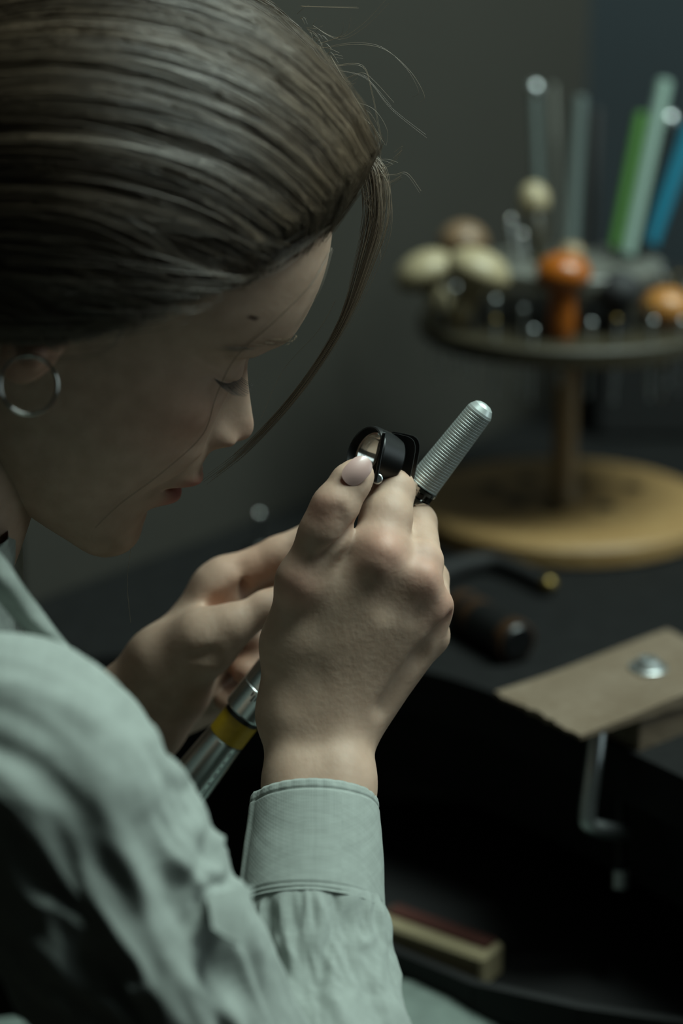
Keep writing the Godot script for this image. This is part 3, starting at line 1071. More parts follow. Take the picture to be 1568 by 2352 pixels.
func lower_sleeve_disp(u: float, a: float) -> float:
	var gather := smoothstep(0.45, 0.02, u)
	var r := 0.0032 * wrinkle(u, a, 2.2, 3.0, 40.0) * smoothstep(0.0, 0.12, u)
	r += 0.0012 * sin(a * 17.0 + 5.0 * fold2.get_noise_2d(a * 20.0, u * 30.0)) * gather * smoothstep(0.02, 0.10, u)
	r += 0.0070 * fold2.get_noise_3d(cos(a) * 13.0 + 50.0, sin(a) * 13.0 + u * 14.0, u * 26.0) * smoothstep(0.02, 0.2, u)
	return r

func shirt_parts(person: Node3D) -> void:
	fold.seed = 5; fold.frequency = 0.06; fold.fractal_type = FastNoiseLite.FRACTAL_RIDGED; fold.fractal_octaves = 3
	fold2.seed = 8; fold2.frequency = 0.05; fold2.fractal_octaves = 3
	# body of the shirt, from the neck to the lap
	var left := Vector3(-0.43, 0, -0.90).normalized()
	var fwd := Vector3(0.90, 0, -0.43)
	var mb := MB.new()
	var rows := []
	var sec := [[neck_base + Vector3(0, 0.020, 0), 0.060, 0.056], [neck_base + Vector3(0, -0.005, 0), 0.075, 0.062], [Vector3(-0.245, 1.095, -0.93), 0.130, 0.080], [Vector3(-0.255, 1.055, -0.925), 0.165, 0.092], [Vector3(-0.275, 1.00, -0.915), 0.172, 0.105], [Vector3(-0.31, 0.90, -0.90), 0.168, 0.112], [Vector3(-0.36, 0.78, -0.88), 0.158, 0.115], [Vector3(-0.40, 0.66, -0.865), 0.172, 0.130], [Vector3(-0.41, 0.56, -0.86), 0.185, 0.145]]
	var cs := []; var ra := []; var rb := []
	for q in sec:
		cs.append(q[0]); ra.append(q[1]); rb.append(q[2])
	var path := spline(cs, 6)
	ra = ramp(ra, path.size()); rb = ramp(rb, path.size())
	for i in path.size():
		var row := PackedVector3Array()
		for j in 96:
			var a := TAU * j / 96.0
			var r := 0.010 * wrinkle(float(i) / path.size() * 2.0, a, 1.4, 2.0, 70.0) * smoothstep(0.0, 0.25, float(i) / path.size())
			row.append(path[i] + left * cos(a) * (ra[i] + r) + fwd * sin(a) * (rb[i] + r))
		rows.append(row)
	mb.grid(rows, true)
	var shirt := part("shirt", mb, M.linen, person)
	shirt.set_meta("label", "pale grey-green linen shirt with long sleeves")
	# right sleeve, upper arm
	mb = MB.new()
	path = spline([P(-270, 1730, 0.87), P(-60, 1762, 0.83), P(70, 1815, 0.818), P(190, 1980, 0.82), P(310, 2190, 0.83), P(440, 2420, 0.84), P(600, 2660, 0.855)], 16)
	ra = ramp([0.053, 0.0535, 0.054, 0.052, 0.049, 0.044, 0.044], path.size())
	rb = ramp([0.050, 0.052, 0.052, 0.050, 0.047, 0.042, 0.042], path.size())
	cloth_tube(mb, path, ra, rb, 160, upper_sleeve_disp)
	part("sleeve", mb, M.linen, shirt)
	# right sleeve, forearm
	mb = MB.new()
	path = spline([V(717, 2070, -37), V(722, 2200, -50), V(732, 2340, -66), V(730, 2480, -86), V(690, 2640, -104), V(620, 2740, -110)], 16)
	ra = ramp([0.0316, 0.0338, 0.0350, 0.0380, 0.043, 0.040], path.size())
	rb = ramp([0.0270, 0.0302, 0.0320, 0.036, 0.043, 0.040], path.size())
	cloth_tube(mb, path, ra, rb, 160, lower_sleeve_disp)
	part("sleeve", mb, M.linen, shirt)
	# cuff: rim rolled over a lining
	mb = MB.new()
	var cp := spline([V(727, 1838, -11), V(723, 1960, -24), V(716, 2100, -40)], 34)
	ra = ramp([0.0287, 0.0312, 0.0332], cp.size())
	rb = ramp([0.0240, 0.0262, 0.0285], cp.size())
	var outer := MB.new()
	var orows := cloth_tube(outer, cp, ra, rb, 160, cuff_disp)
	var all := []
	var n := cp.size()
	for k in [12, 6, 2]:
		var row := PackedVector3Array()
		for j in 160: row.append(orows[k][j].lerp(cp[k], 0.075))
		all.append(row)
	for k in [[0, 0.045, -0.0002], [0, 0.02, -0.0011]]:
		var row := PackedVector3Array()
		for j in 160: row.append(orows[0][j].lerp(cp[0], k[1]) + (cp[1] - cp[0]).normalized() * k[2])
		all.append(row)
	for r in orows: all.append(r)
	mb.grid(all, true)
	part("cuff", mb, M.linen, shirt)
	# button tab standing off the upper sleeve
	mb = MB.new()
	var c0 := P(474, 2062, 0.800); var c1 := P(560, 2034, 0.806); var c2 := P(582, 2040, 0.806); var c3 := P(570, 2110, 0.798); var c4 := P(548, 2172, 0.790); var c5 := P(488, 2130, 0.790)
	var nrm := (c1 - c0).cross(c3 - c0).normalized()
	if nrm.dot(cam_f) > 0.0: nrm = -nrm
	rows = []
	for i in 15:
		var t := i / 14.0
		var row := PackedVector3Array()
		for j in 15:
			var s := j / 14.0
			var top := c0.lerp(c1, s) if s < 0.85 else c1.lerp(c2, (s - 0.85) / 0.15)
			var bot := c5.lerp(c4, s)
			var p := top.lerp(bot, t)
			if s > 0.8: p = p.lerp(c3, (s - 0.8) / 0.2 * sin(PI * t) * 0.75)
			p += nrm * (0.003 * s * sin(PI * t) + 0.001 * sin(t * 4.0 + s * 3.0))
			row.append(p)
		rows.append(row)
	mb.grid(rows, false, null, nrm)
	var back := []
	for r in rows:
		var row := PackedVector3Array()
		for p in r: row.append(p - nrm * 0.0014)
		back.append(row)
	mb.grid(back, false, null, -nrm)
	part("sleeve_tab", mb, M.linen, shirt)
	# collar leaf on the near side
	mb = MB.new()
	var e := spline([P(-160, 1190, 0.90), P(-60, 1230, 0.865), P(0, 1272, 0.852), P(70, 1370, 0.846), P(140, 1462, 0.846), P(166, 1498, 0.848)], 6)
	var g := spline([P(-200, 1250, 0.90), P(-100, 1290, 0.866), P(-46, 1326, 0.854), P(22, 1414, 0.850), P(112, 1496, 0.850), P(166, 1514, 0.850)], 6)
	rows = []
	for i in e.size():
		var row := PackedVector3Array()
		for j in 9:
			var s := j / 8.0
			var q: Vector3 = e[i].lerp(g[i], s)
			row.append(q - cam_f * (0.004 * sin(PI * s) + 0.001 * sin(i * 0.9 + s * 2.0)))
		rows.append(row)
	mb.grid(rows, false, null, -cam_f)
	back = []
	for r in rows:
		var row := PackedVector3Array()
		for p in r: row.append(p + cam_f * 0.0018)
		back.append(row)
	mb.grid(back, false, null, cam_f)
	# stand of the collar round the neck, open at the throat
	var cb := neck_base + Vector3(0, 0.012, 0)
	var inner := []
	var outer_rows := []
	for j in 41:
		var an := lerpf(-2.55, 2.55, j / 40.0)
		var rad := -fwd * cos(an) + left * sin(an)
		var i_row := PackedVector3Array()
		var o_row := PackedVector3Array()
		for k in 7:
			var t := k / 6.0
			var flare := 0.062 + 0.006 * (1.0 - t)
			var p := cb + rad * flare + Vector3.UP * lerpf(-0.022, 0.030, t)
			o_row.append(p)
			i_row.append(p - rad * 0.002)
		outer_rows.append(o_row)
		inner.append(i_row)
	mb.grid(outer_rows, false, null, Vector3.ZERO)
	mb.grid(inner, false, null, Vector3.ZERO)
	part("collar", mb, M.linen, shirt)
	# left sleeve
	mb = MB.new()
	path = spline([Vector3(-0.30, 1.06, -1.04), Vector3(-0.335, 0.99, -1.08), Vector3(-0.33, 0.90, -1.07), Vector3(-0.29, 0.845, -1.04), V(-60, 1990, 92), V(60, 1880, 94), V(150, 1780, 90)], 12)
	ra = ramp([0.062, 0.060, 0.056, 0.052, 0.042, 0.036, 0.032], path.size())
	cloth_tube(mb, path, ra, ra, 80, func(u, a): return 0.005 * wrinkle(u, a, 2.2, 4.0, 120.0))
	part("sleeve", mb, M.linen, shirt)

var neck_base := Vector3.ZERO

func under_body(mb: MB) -> void:
	# neck, torso, arms and legs under the clothes, coarse
	var fl := Field.new(Vector3(-0.62, 0.0, -1.36), Vector3(0.26, 1.30, -0.62), 0.012)
	fl.bone(Vector3(-0.255, 1.03, -0.925), Vector3(-0.40, 0.62, -0.865), 0.095, 0.11, 0.05)
	fl.bone(P(-60, 1800, 0.86), Vector3(-0.31, 1.02, -1.05), 0.036, 0.036, 0.03)
	fl.bone(P(0, 1800, 0.835), P(600, 2660, 0.855), 0.036, 0.030, 0.02)
	fl.bone(P(600, 2660, 0.855), V(722, 2440, -82), 0.030, 0.026, 0.01)
	fl.bone(V(722, 2440, -82), V(724, 2130, -43), 0.026, 0.022, 0.01)
	fl.bone(Vector3(-0.31, 1.03, -1.05), Vector3(-0.30, 0.86, -1.05), 0.042, 0.036, 0.02)
	fl.bone(Vector3(-0.30, 0.86, -1.05), V(60, 1900, 102), 0.036, 0.024, 0.01)
	for s in [-1.0, 1.0]:
		var hip: Vector3 = Vector3(-0.38, 0.63, -0.865) + Vector3(-0.43, 0, -0.90) * (0.09 * s)
		var knee: Vector3 = Vector3(0.120, 0.674, -0.930) + Vector3(-0.43, 0, -0.90) * (0.13 * s)
		var foot: Vector3 = knee + Vector3(-0.04, -0.62, 0.02)
		fl.bone(hip, knee, 0.075, 0.055, 0.03)
		fl.bone(knee, foot, 0.05, 0.036, 0.02)
	fl.mesh(mb, func(_p): return skin_color())
	# neck: a smooth column from the skull down into the collar
	var path := spline([hp(0, -30, -25), P(-150, 1000, 0.95), P(-228, 1200, 0.95), neck_base, neck_base + Vector3(-0.03, -0.05, 0.01)], 8)
	var rr := ramp([0.050, 0.054, 0.056, 0.056, 0.050], path.size())
	mb.col = skin_color()
	mb.tube(path, rr, 48, false)
	# ear: only its lobe shows under the hair
	var ear := MB.new()
	ear.col = skin_color().lerp(Color(0.55, 0.26, 0.18), 0.4)
	var c := hp(74, -14, -7)
	var rows := []
	for i in 17:
		var a := PI * i / 16.0
		var row := PackedVector3Array()
		for j in 24:
			var b := TAU * j / 24.0
			row.append(c + hy * (-cos(a) * 27.0) + hz * (sin(a) * cos(b) * (13.0 - 3.5 * -cos(a)) * (1.0 if i > 7 else 0.85)) + hx * (sin(a) * sin(b) * 4.5))
		rows.append(row)
	ear.grid(rows, true)
	# the lobe itself, where the hoop hangs
	var lb := P(72, 808, 0.862)
	rows = []
	for i in 13:
		var a := PI * i / 12.0
		var row := PackedVector3Array()
		for j in 18:
			var b := TAU * j / 18.0
			row.append(lb + cam_u * (-cos(a) * 0.0085) + cam_r * (sin(a) * cos(b) * 0.0068) + cam_f * (sin(a) * sin(b) * 0.0055 + 0.002))
		rows.append(row)
	ear.grid(rows, true)
	var off := mb.v.size()
	mb.v.append_array(ear.v); mb.n.append_array(ear.n); mb.c.append_array(ear.c); mb.uv.append_array(ear.uv)
	for i in ear.idx: mb.idx.append(i + off)

func trousers(person: Node3D) -> void:
	var mb := MB.new()
	for s in [-1.0, 1.0]:
		var hip: Vector3 = Vector3(-0.42, 0.63, -0.865) + Vector3(-0.43, 0, -0.90) * (0.09 * s)
		var knee: Vector3 = Vector3(0.120, 0.674, -0.930) + Vector3(-0.43, 0, -0.90) * (0.13 * s)
		var foot: Vector3 = knee + Vector3(-0.03, -0.585, 0.02)
		var path := spline([hip, hip.lerp(knee, 0.5) + Vector3(0, 0.012, 0), knee + Vector3(0.015, 0.0, -0.008), knee + Vector3(0.03, -0.06, -0.01), knee.lerp(foot, 0.5), foot], 9)
		var r := ramp([0.098, 0.088, 0.076, 0.070, 0.066, 0.062], path.size())
		var rows := []
		for i in path.size():
			var d: Vector3 = (path[mini(i + 1, path.size() - 1)] - path[maxi(i - 1, 0)]).normalized()
			var x := Vector3(-0.43, 0, -0.90)
			x = (x - d * x.dot(d)).normalized()
			var y := d.cross(x)
			var row := PackedVector3Array()
			for j in 48:
				var a := TAU * j / 48.0
				var q: float = r[i] + 0.006 * wrinkle(float(i) / path.size() * 2.0, a, 1.6, 3.0, 200.0 + s * 30.0)
				row.append(path[i] + (x * cos(a) + y * sin(a)) * q)
			rows.append(row)
		mb.grid(rows, true)
	part("trousers", mb, M.cloth_grey, person)
	mb = MB.new()
	for s in [-1.0, 1.0]:
		var f: Vector3 = Vector3(0.066, 0.0, -0.905) + Vector3(-0.43, 0, -0.90) * (0.13 * s)
		var dir := Vector3(0.90, 0, -0.43).normalized()
		var sd := dir.cross(Vector3.UP)
		var rows := []
		for i in 15:
			var t := i / 14.0
			var w := 0.040 * (0.75 + 0.35 * sin(PI * t * 0.9 + 0.25)) * pow(maxf(0.0, 1.0 - pow(absf(t * 2.0 - 1.0), 6.0)), 0.5)
			var hgt := lerpf(0.095, 0.05, smoothstep(0.2, 0.75, t)) * pow(maxf(0.0, 1.0 - pow(absf(t * 2.0 - 1.0), 8.0)), 0.5)
			var row := PackedVector3Array()
			for j in 20:
				var a := TAU * j / 20.0
				row.append(f + dir * (t * 0.26 - 0.07) + sd * cos(a) * w + Vector3.UP * maxf(0.002, (sin(a) * 0.62 + 0.38) * hgt))
			rows.append(row)
		mb.grid(rows, true)
	part("shoes", mb, M.rubber, person)
# ------------------------------------------------------------------ things
func hand_tool() -> void:
	var tip := V(1116, 928, 14)
	var mid := V(868, 1246, 31)
	var axis := (mid - tip).normalized()
	var mm := 0.001
	var base := tip + axis * 0.246
	var t := thing("hand_tool", "silver metal hand tool with yellow band and ridged tapering shaft, held in both hands", "tool", base)
	# shaft: rounded tip, fine rings all the way
	var prof := [Vector2(0.2, 0), Vector2(3.0, 0.5), Vector2(4.8, 1.6), Vector2(6.2, 4.0), Vector2(6.5, 5.0)]
	var h := 5.0
	while h < 49.0:
		var r := lerpf(6.6, 8.0, (h - 5.0) / 44.0)
		prof.append_array([Vector2(r, h + 0.2), Vector2(r + 0.04, h + 1.1), Vector2(r - 0.18, h + 1.3), Vector2(r - 0.18, h + 1.45)])
		h += 1.45
	var mb := MB.new()
	var sc := []
	for p in prof: sc.append(p * mm)
	mb.lathe(tip, axis, sc, 48)
	part("shaft", mb, M.shaft, t)
	mb = MB.new()
	sc = []
	for p in [Vector2(6.5, 49), Vector2(8.4, 49.2), Vector2(8.6, 50), Vector2(8.6, 51.5), Vector2(7.0, 52), Vector2(7.0, 54.5), Vector2(8.4, 55), Vector2(8.4, 58), Vector2(6.0, 58.4)]: sc.append(p * mm)
	mb.lathe(tip, axis, sc, 48)
	part("collar", mb, M.chrome, t)
	mb = MB.new()
	var x := axis.cross(cam_f).normalized()
	var y := x.cross(axis)
	for k in 10:
		var a := TAU * k / 10.0
		var rad := x * cos(a) + y * sin(a)
		mb.box(tip + axis * 0.0532 + rad * 0.0074, rad * 0.0006, axis * 0.0011, rad.cross(axis) * 0.0013)
	part("slot", mb, M.black, t).set_meta("kind", "stuff")
	mb = MB.new()
	sc = []
	for p in [Vector2(6.0, 58.0), Vector2(7.6, 58.4), Vector2(8.2, 100), Vector2(9.0, 161.0), Vector2(9.4, 167.0)]: sc.append(p * mm)
	mb.lathe(tip, axis, sc, 40)
	part("neck", mb, M.steel, t)
	mb = MB.new()
	sc = []
	for p in [Vector2(9.0, 166.0), Vector2(10.8, 166.6), Vector2(11.2, 168.0), Vector2(11.2, 177.0), Vector2(11.0, 177.3), Vector2(11.0, 178.0), Vector2(11.3, 178.3), Vector2(11.5, 192.5), Vector2(11.2, 193.4), Vector2(9.4, 193.6)]: sc.append(p * mm)
	mb.lathe(tip, axis, sc, 48)
	var sl := part("sleeve", mb, M.polished, t)
	mb = MB.new()
	for k in 5:
		var rad := (-cam_f * 0.9 - x * (0.25 - 0.12 * k)).normalized()
		rad = (rad - axis * rad.dot(axis)).normalized()
		mb.box(tip + axis * (0.1805 + 0.0016 * (k % 2)) + rad * 0.01135, rad * 0.0001, axis * (0.0012 + 0.0006 * (k % 3)), rad.cross(axis) * 0.00035)
	part("scale_mark", mb, M.black, sl).set_meta("kind", "stuff")
	mb = MB.new()
	sc = []
	for p in [Vector2(9.6, 193.4), Vector2(9.6, 196.4)]: sc.append(p * mm)
	mb.lathe(tip, axis, sc, 48)
	part("groove", mb, M.black, t)
	mb = MB.new()
	sc = []
	for p in [Vector2(9.0, 196.3), Vector2(9.7, 196.4), Vector2(9.8, 209.2), Vector2(9.0, 209.4)]: sc.append(p * mm)
	mb.lathe(tip, axis, sc, 48)
	part("band", mb, M.yellow, t).set_meta("label", "yellow band")
	mb = MB.new()
	sc = []
	for p in [Vector2(9.2, 209.2), Vector2(9.7, 209.5), Vector2(9.9, 210.4), Vector2(11.6, 245.0), Vector2(11.2, 246.0), Vector2(0.1, 246.0)]: sc.append(p * mm)
	mb.lathe(tip, axis, sc, 48)
	var barrel := part("barrel", mb, M.polished, t)
	mb = MB.new()
	var rg := RandomNumberGenerator.new()
	rg.seed = 4
	var at := 0.2122
	while at < 0.240:
		var w := rg.randf_range(0.0006, 0.0016)
		var rad := (-cam_f * 0.75 + x * 0.66 * signf(x.dot(cam_r))).normalized()
		rad = (rad - axis * rad.dot(axis)).normalized()
		var rr := lerpf(0.0099, 0.0116, (at - 0.2104) / 0.0346)
		mb.box(tip + axis * (at + w) + rad * rr, rad * 0.00012, axis * w, rad.cross(axis) * rg.randf_range(0.0003, 0.0008))
		at += 2.0 * w + rg.randf_range(0.0004, 0.0030)
	part("print", mb, M.print, barrel).set_meta("kind", "stuff")

func loupe() -> void:
	var c := V(862, 1046, 7)
	var axis := (-0.74 * cam_r + 0.30 * cam_u - 0.60 * cam_f).normalized()      # towards her eye
	var t := thing("magnifying_loupe", "black folding magnifier loupe pinched between thumb and forefinger", "loupe", V(872, 1090, 7))
	var mb := MB.new()
	var sc := []
	for p in [Vector2(10.6, -8), Vector2(12.2, -8), Vector2(12.8, -7), Vector2(12.8, 5.5), Vector2(12.2, 7.2), Vector2(11.6, 7.6), Vector2(11.2, 7.2), Vector2(10.2, 3.5)]: sc.append(p * 0.001)
	mb.lathe(c, axis, sc, 56)
	part("housing", mb, M.black, t)
	mb = MB.new()
	sc = []
	for p in [Vector2(10.2, 3.6), Vector2(9.4, 3.2), Vector2(9.4, -7.0), Vector2(10.6, -7.8)]: sc.append(p * 0.001)
	mb.lathe(c, axis, sc, 56)
	part("lens_ring", mb, M.chrome, t)
	mb = MB.new()
	sc = []
	for i in 9: sc.append(Vector2(9.3 * sin(PI * 0.5 * i / 8.0) + 0.01, 1.0 + 2.0 * cos(PI * 0.5 * i / 8.0)) * 0.001)
	for i in 9: sc.append(Vector2(9.3 * cos(PI * 0.5 * i / 8.0) + 0.01, -1.0 - 2.0 * sin(PI * 0.5 * i / 8.0)) * 0.001)
	mb.lathe(c, axis, sc, 40, true)
	part("lens", mb, M.glass, t)
	# folding case behind the lens: two black plates with a bright edge
	var q := (0.80 * cam_r - 0.18 * cam_u - 0.18 * cam_f).normalized()
	var n := (-0.35 * cam_r - 0.06 * cam_u - 0.95 * cam_f)
	n = (n - q * n.dot(q)).normalized()
	var up := n.cross(q)
	mb = MB.new()
	var poly := []
	for i in 24:
		var a := TAU * i / 24.0
		poly.append(Vector2(signf(cos(a)) * pow(absf(cos(a)), 0.5) * 0.0092, signf(sin(a)) * pow(absf(sin(a)), 0.5) * 0.0130))
	for s in [-1.0, 1.0]:
		var o: Vector3 = V(910, 1058, 13) + n * 0.0052 * s
		var f := []
		var b := []
		for p in poly:
			f.append(o + q * p.x + up * p.y + n * 0.0007)
			b.append(o + q * p.x + up * p.y - n * 0.0007)
		mb.flat_poly(f, n)
		mb.flat_poly(b, -n)
		for i in 24:
			var j := (i + 1) % 24
			mb.flat_poly([f[i], f[j], b[j], b[i]], ((f[i] + f[j]) * 0.5 - o).normalized())
	part("case", mb, M.black, t)
	mb = MB.new()
	mb.box(V(872, 1050, -5), (V(882, 994, -3) - V(862, 1106, -5)) * 0.5, (V(876, 1050, -5) - V(872, 1050, -5)), -cam_f * 0.004, 0.0003)
	part("edge_strip", mb, M.darksteel, t)
	mb = MB.new()
	mb.lathe(V(866, 1100, 1), -cam_f, [Vector2(0.0026, -0.012), Vector2(0.0026, 0.004), Vector2(0.0020, 0.0046), Vector2(0.0001, 0.0046)], 20)
	part("pivot", mb, M.steel, t)

func earring() -> void:
	var c := hp(78, -45, -8)
	var t := thing("hoop_earring", "thin silver hoop earring hanging from her ear lobe", "earring", c)
	c = P(66, 884, 0.855)
	t.position = c
	var mb := MB.new()
	var path := []
	var rr := []
	var x := (cam_r * 0.92 + cam_f * 0.38).normalized()
	for i in 61:
		var a := TAU * i / 60.0
		path.append(c + (x * cos(a) + cam_u * sin(a)) * 0.0122)
		rr.append(0.00075)
	mb.tube(path, rr, 12, false)
	part("hoop", mb, M.chrome, t)

# --- handles: mushroom-shaped gravers and punches
func graver(called: String, label: String, m: Material, top: Vector3, dir: Vector3, head_r: float, head_h: float, stem_r: float, stem_l: float, blade_l: float, group: String, stem_m: Material = null) -> void:
	# dir points from the head towards the blade
	var d := dir.normalized()
	var foot := top + d * (head_h + stem_l + blade_l)
	var t := thing(called, label, "graver", foot, group)
	var mb := MB.new()
	var prof := []
	for i in 13:
		var a := PI * 0.5 * i / 12.0
		prof.append(Vector2(head_r * sin(a) + 1e-5, head_h * 0.62 * (1.0 - cos(a))))
	for i in range(1, 9):
		var a := PI * 0.5 * i / 8.0
		prof.append(Vector2(lerpf(head_r, stem_r, 1.0 - cos(a)), head_h * (0.62 + 0.38 * sin(a))))
	if stem_m == null:
		prof.append(Vector2(stem_r * 1.02, head_h + stem_l * 0.35))
		prof.append(Vector2(stem_r * 1.1, head_h + stem_l * 0.6))
		prof.append(Vector2(stem_r * 0.72, head_h + stem_l))
		prof.append(Vector2(1e-5, head_h + stem_l))
		mb.lathe(top, d, prof, 32, true)
		part("handle", mb, m, t)
	else:
		prof.append(Vector2(1e-5, head_h))
		mb.lathe(top, d, prof, 32, true)
		part("knob", mb, m, t)
		mb = MB.new()
		mb.lathe(top, d, [Vector2(1e-5, head_h * 0.9), Vector2(stem_r, head_h * 0.9), Vector2(stem_r * 1.1, head_h + stem_l * 0.5), Vector2(stem_r * 0.75, head_h + stem_l), Vector2(1e-5, head_h + stem_l)], 24, true)
		part("handle", mb, stem_m, t)
	mb = MB.new()
	mb.lathe(top, d, [Vector2(stem_r * 0.76, head_h + stem_l * 0.86), Vector2(stem_r * 0.76, head_h + stem_l + 0.003), Vector2(1e-5, head_h + stem_l + 0.003)], 20)
	part("ferrule", mb, M.brass, t)
	mb = MB.new()
	mb.lathe(top, d, [Vector2(0.0017, head_h + stem_l), Vector2(0.0015, head_h + stem_l + blade_l * 0.9), Vector2(0.0002, head_h + stem_l + blade_l)], 10)
	part("blade", mb, M.steel, t)

func rod(called: String, label: String, category: String, m: Material, top: Vector3, bot: Vector3, r0: float, r1: float, group := "", tipm: Material = null) -> void:
	var t := thing(called, label, category, bot, group)
	var d := (bot - top)
	var l := d.length()
	var mb := MB.new()
	mb.lathe(top, d, [Vector2(1e-5, 0), Vector2(r0 * 0.8, 0), Vector2(r0, r0 * 0.3), Vector2(r1, l), Vector2(1e-5, l)], 18)
	part("shank" if tipm else "rod", mb, m, t)
	if tipm:
		mb = MB.new()
		var prof := []
		for i in 13:
			var a := PI * i / 12.0
			prof.append(Vector2(r0 * 1.7 * sin(a) + 1e-5, r0 * (1.7 - 1.7 * cos(a)) - r0 * 2.4))
		mb.lathe(top, d, prof, 18, true)
		part("tip", mb, tipm, t)

func project_y(p: Vector3) -> float:
	var v := p - cam_pos
	return 1176.0 - K * v.dot(cam_u) / v.dot(cam_f)

func height_at(p: Vector3, py: float) -> float:          # height above which the upright at p shows at photo row py
	var lo := 0.5
	var hi := 2.0
	for i in 40:
		var m := (lo + hi) * 0.5
		if project_y(Vector3(p.x, m, p.z)) > py: lo = m
		else: hi = m
	return lo

func depth_of(p: Vector3) -> float:
	return (p - cam_pos).dot(cam_f)

func tool_stand() -> void:
	var c := G(1292, 1146, 0.918)
	c.y = 0.9
	var t := thing("tool_stand", "round wooden rotating tool stand with post and two tiers on the bench", "tool stand", c)
	var mb := MB.new()
	mb.lathe(c, Vector3.UP, [Vector2(1e-5, 0.0005), Vector2(0.107, 0.0005), Vector2(0.112, 0.003), Vector2(0.112, 0.014), Vector2(0.109, 0.018), Vector2(1e-5, 0.018)], 96)
	part("base", mb, M.beech, t)
	for q in [[1185, 1152], [1272, 1170], [1388, 1164], [1455, 1120], [1130, 1120], [1210, 1100]]:  # dark caps: shade of drilled holes, and one shadow, put into their colour
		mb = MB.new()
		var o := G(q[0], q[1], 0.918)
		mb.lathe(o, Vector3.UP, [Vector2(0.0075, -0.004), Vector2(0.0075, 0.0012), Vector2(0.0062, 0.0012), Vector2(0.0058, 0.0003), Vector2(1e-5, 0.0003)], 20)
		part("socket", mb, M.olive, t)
	var h1 := height_at(c, 745.0)
	var h2 := height_at(c, 612.0)
	mb = MB.new()
	mb.lathe(c, Vector3.UP, [Vector2(0.0120, 0.018), Vector2(0.0120, 0.024), Vector2(0.0092, 0.027), Vector2(0.0088, h2 - 0.9 + 0.012), Vector2(0.006, h2 - 0.9 + 0.016), Vector2(1e-5, h2 - 0.9 + 0.016)], 32)
	part("post", mb, M.post, t)
	mb = MB.new()
	mb.lathe(Vector3(c.x, h1, c.z), Vector3.UP, [Vector2(0.009, -0.007), Vector2(0.108, -0.007), Vector2(0.111, -0.005), Vector2(0.111, 0.005), Vector2(0.108, 0.007), Vector2(0.009, 0.007)], 96)
	part("lower_tier", mb, M.olive, t)
	mb = MB.new()
	mb.lathe(Vector3(c.x, h2, c.z), Vector3.UP, [Vector2(0.009, -0.004), Vector2(0.066, -0.004), Vector2(0.067, -0.003), Vector2(0.067, 0.003), Vector2(0.066, 0.004), Vector2(0.009, 0.004)], 72)
	part("upper_tier", mb, M.acrylic, t)
	# burs standing in the rim of the lower tier
	var n := 44
	for i in n:
		var a := TAU * (i + 0.5) / n
		if i in [8, 11, 12, 17]: continue
		var rr := 0.101 if i % 2 else 0.084
		var p := Vector3(c.x + cos(a) * rr, h1, c.z + sin(a) * rr)
		var up := 0.016 + 0.016 * fmod(i * 0.618, 1.0)
		rod("bur", ("steel-tipped rotary bur upright in the lower tier of the tool stand" if i % 3 else "brass-tipped rotary bur upright in the lower tier of the tool stand"), "bur", M.steel, p + Vector3(0, up, 0), p - Vector3(0, 0.034, 0), 0.0014, 0.0012, "burs in the tool stand", M.steel if i % 3 else M.brass)
	var D := depth_of(Vector3(c.x, h1, c.z))
	var down := Vector3.DOWN
	var gr := "wooden handled gravers in the tool stand"
	# three cream handles on the left
	graver("graver", "cream mushroom-handled graver leaning outward from the tool stand", M.cream, P(955, 582, D - 0.020), P(1018, 715, D - 0.014) - P(955, 582, D - 0.020), 0.0225, 0.026, 0.0080, 0.026, 0.020, gr)
	graver("graver", "cream mushroom-handled graver leaning towards the orange one in the tool stand", M.cream, P(1118, 575, D - 0.060), P(1058, 720, D - 0.052) - P(1118, 575, D - 0.060), 0.0235, 0.027, 0.0085, 0.026, 0.020, gr)
	graver("graver", "brownish graver behind the two cream handles", M.tan2, P(1064, 508, D + 0.02), P(1062, 690, D + 0.02) - P(1064, 508, D + 0.02), 0.019, 0.028, 0.0075, 0.024, 0.030, gr)
	graver("graver", "orange mushroom-handled graver upright at the rim of the tool stand", M.orange, P(1295, 580, D - 0.092), down, 0.0195, 0.024, 0.0092, 0.044, 0.028, gr)
	graver("graver", "light orange mushroom-handled graver beside the black storage box", M.tan, P(1532, 660, D - 0.050), down, 0.0185, 0.025, 0.0085, 0.030, 0.028, gr)
	graver("graver", "dark mushroom-handled graver between the two orange ones", M.dark, P(1422, 622, D - 0.070), down, 0.0165, 0.024, 0.0085, 0.032, 0.028, gr)
	graver("punch", "punch with small cream knob and olive stem in upper tier", M.cream, P(1222, 418, D - 0.02), P(1240, 600, D - 0.02) - P(1222, 418, D - 0.02), 0.0112, 0.022, 0.0062, 0.034, 0.016, gr, M.olive)
	# files and rods in the upper tier
	rod("needle_file", "slim grey needle file with bright ball tip in upper tier", "file", M.smoke, P(1227, 212, D + 0.01), P(1243, 590, D + 0.01), 0.0036, 0.0040, "files and rods in the upper tier", M.steel)
	rod("glass_rod", "pale translucent rod standing upright in the upper tier", "rod", M.smoke, P(1332, 222, D + 0.0), P(1306, 590, D + 0.0), 0.0052, 0.0062, "files and rods in the upper tier")
	rod("needle_file", "dark needle file behind the pale rod in upper tier", "file", M.dark, P(1368, 252, D + 0.03), P(1360, 590, D + 0.03), 0.0050, 0.0045, "files and rods in the upper tier")
	rod("needle_file", "thin grey needle file beside the bright-tipped one", "file", M.acrylic, P(1268, 195, D + 0.03), P(1285, 590, D + 0.03), 0.0028, 0.0030, "files and rods in the upper tier")
	rod("marker_pen", "green stick leaning in the tool stand", "pen", M.green, P(1478, 262, D - 0.005), P(1418, 570, D - 0.01), 0.0062, 0.0062)
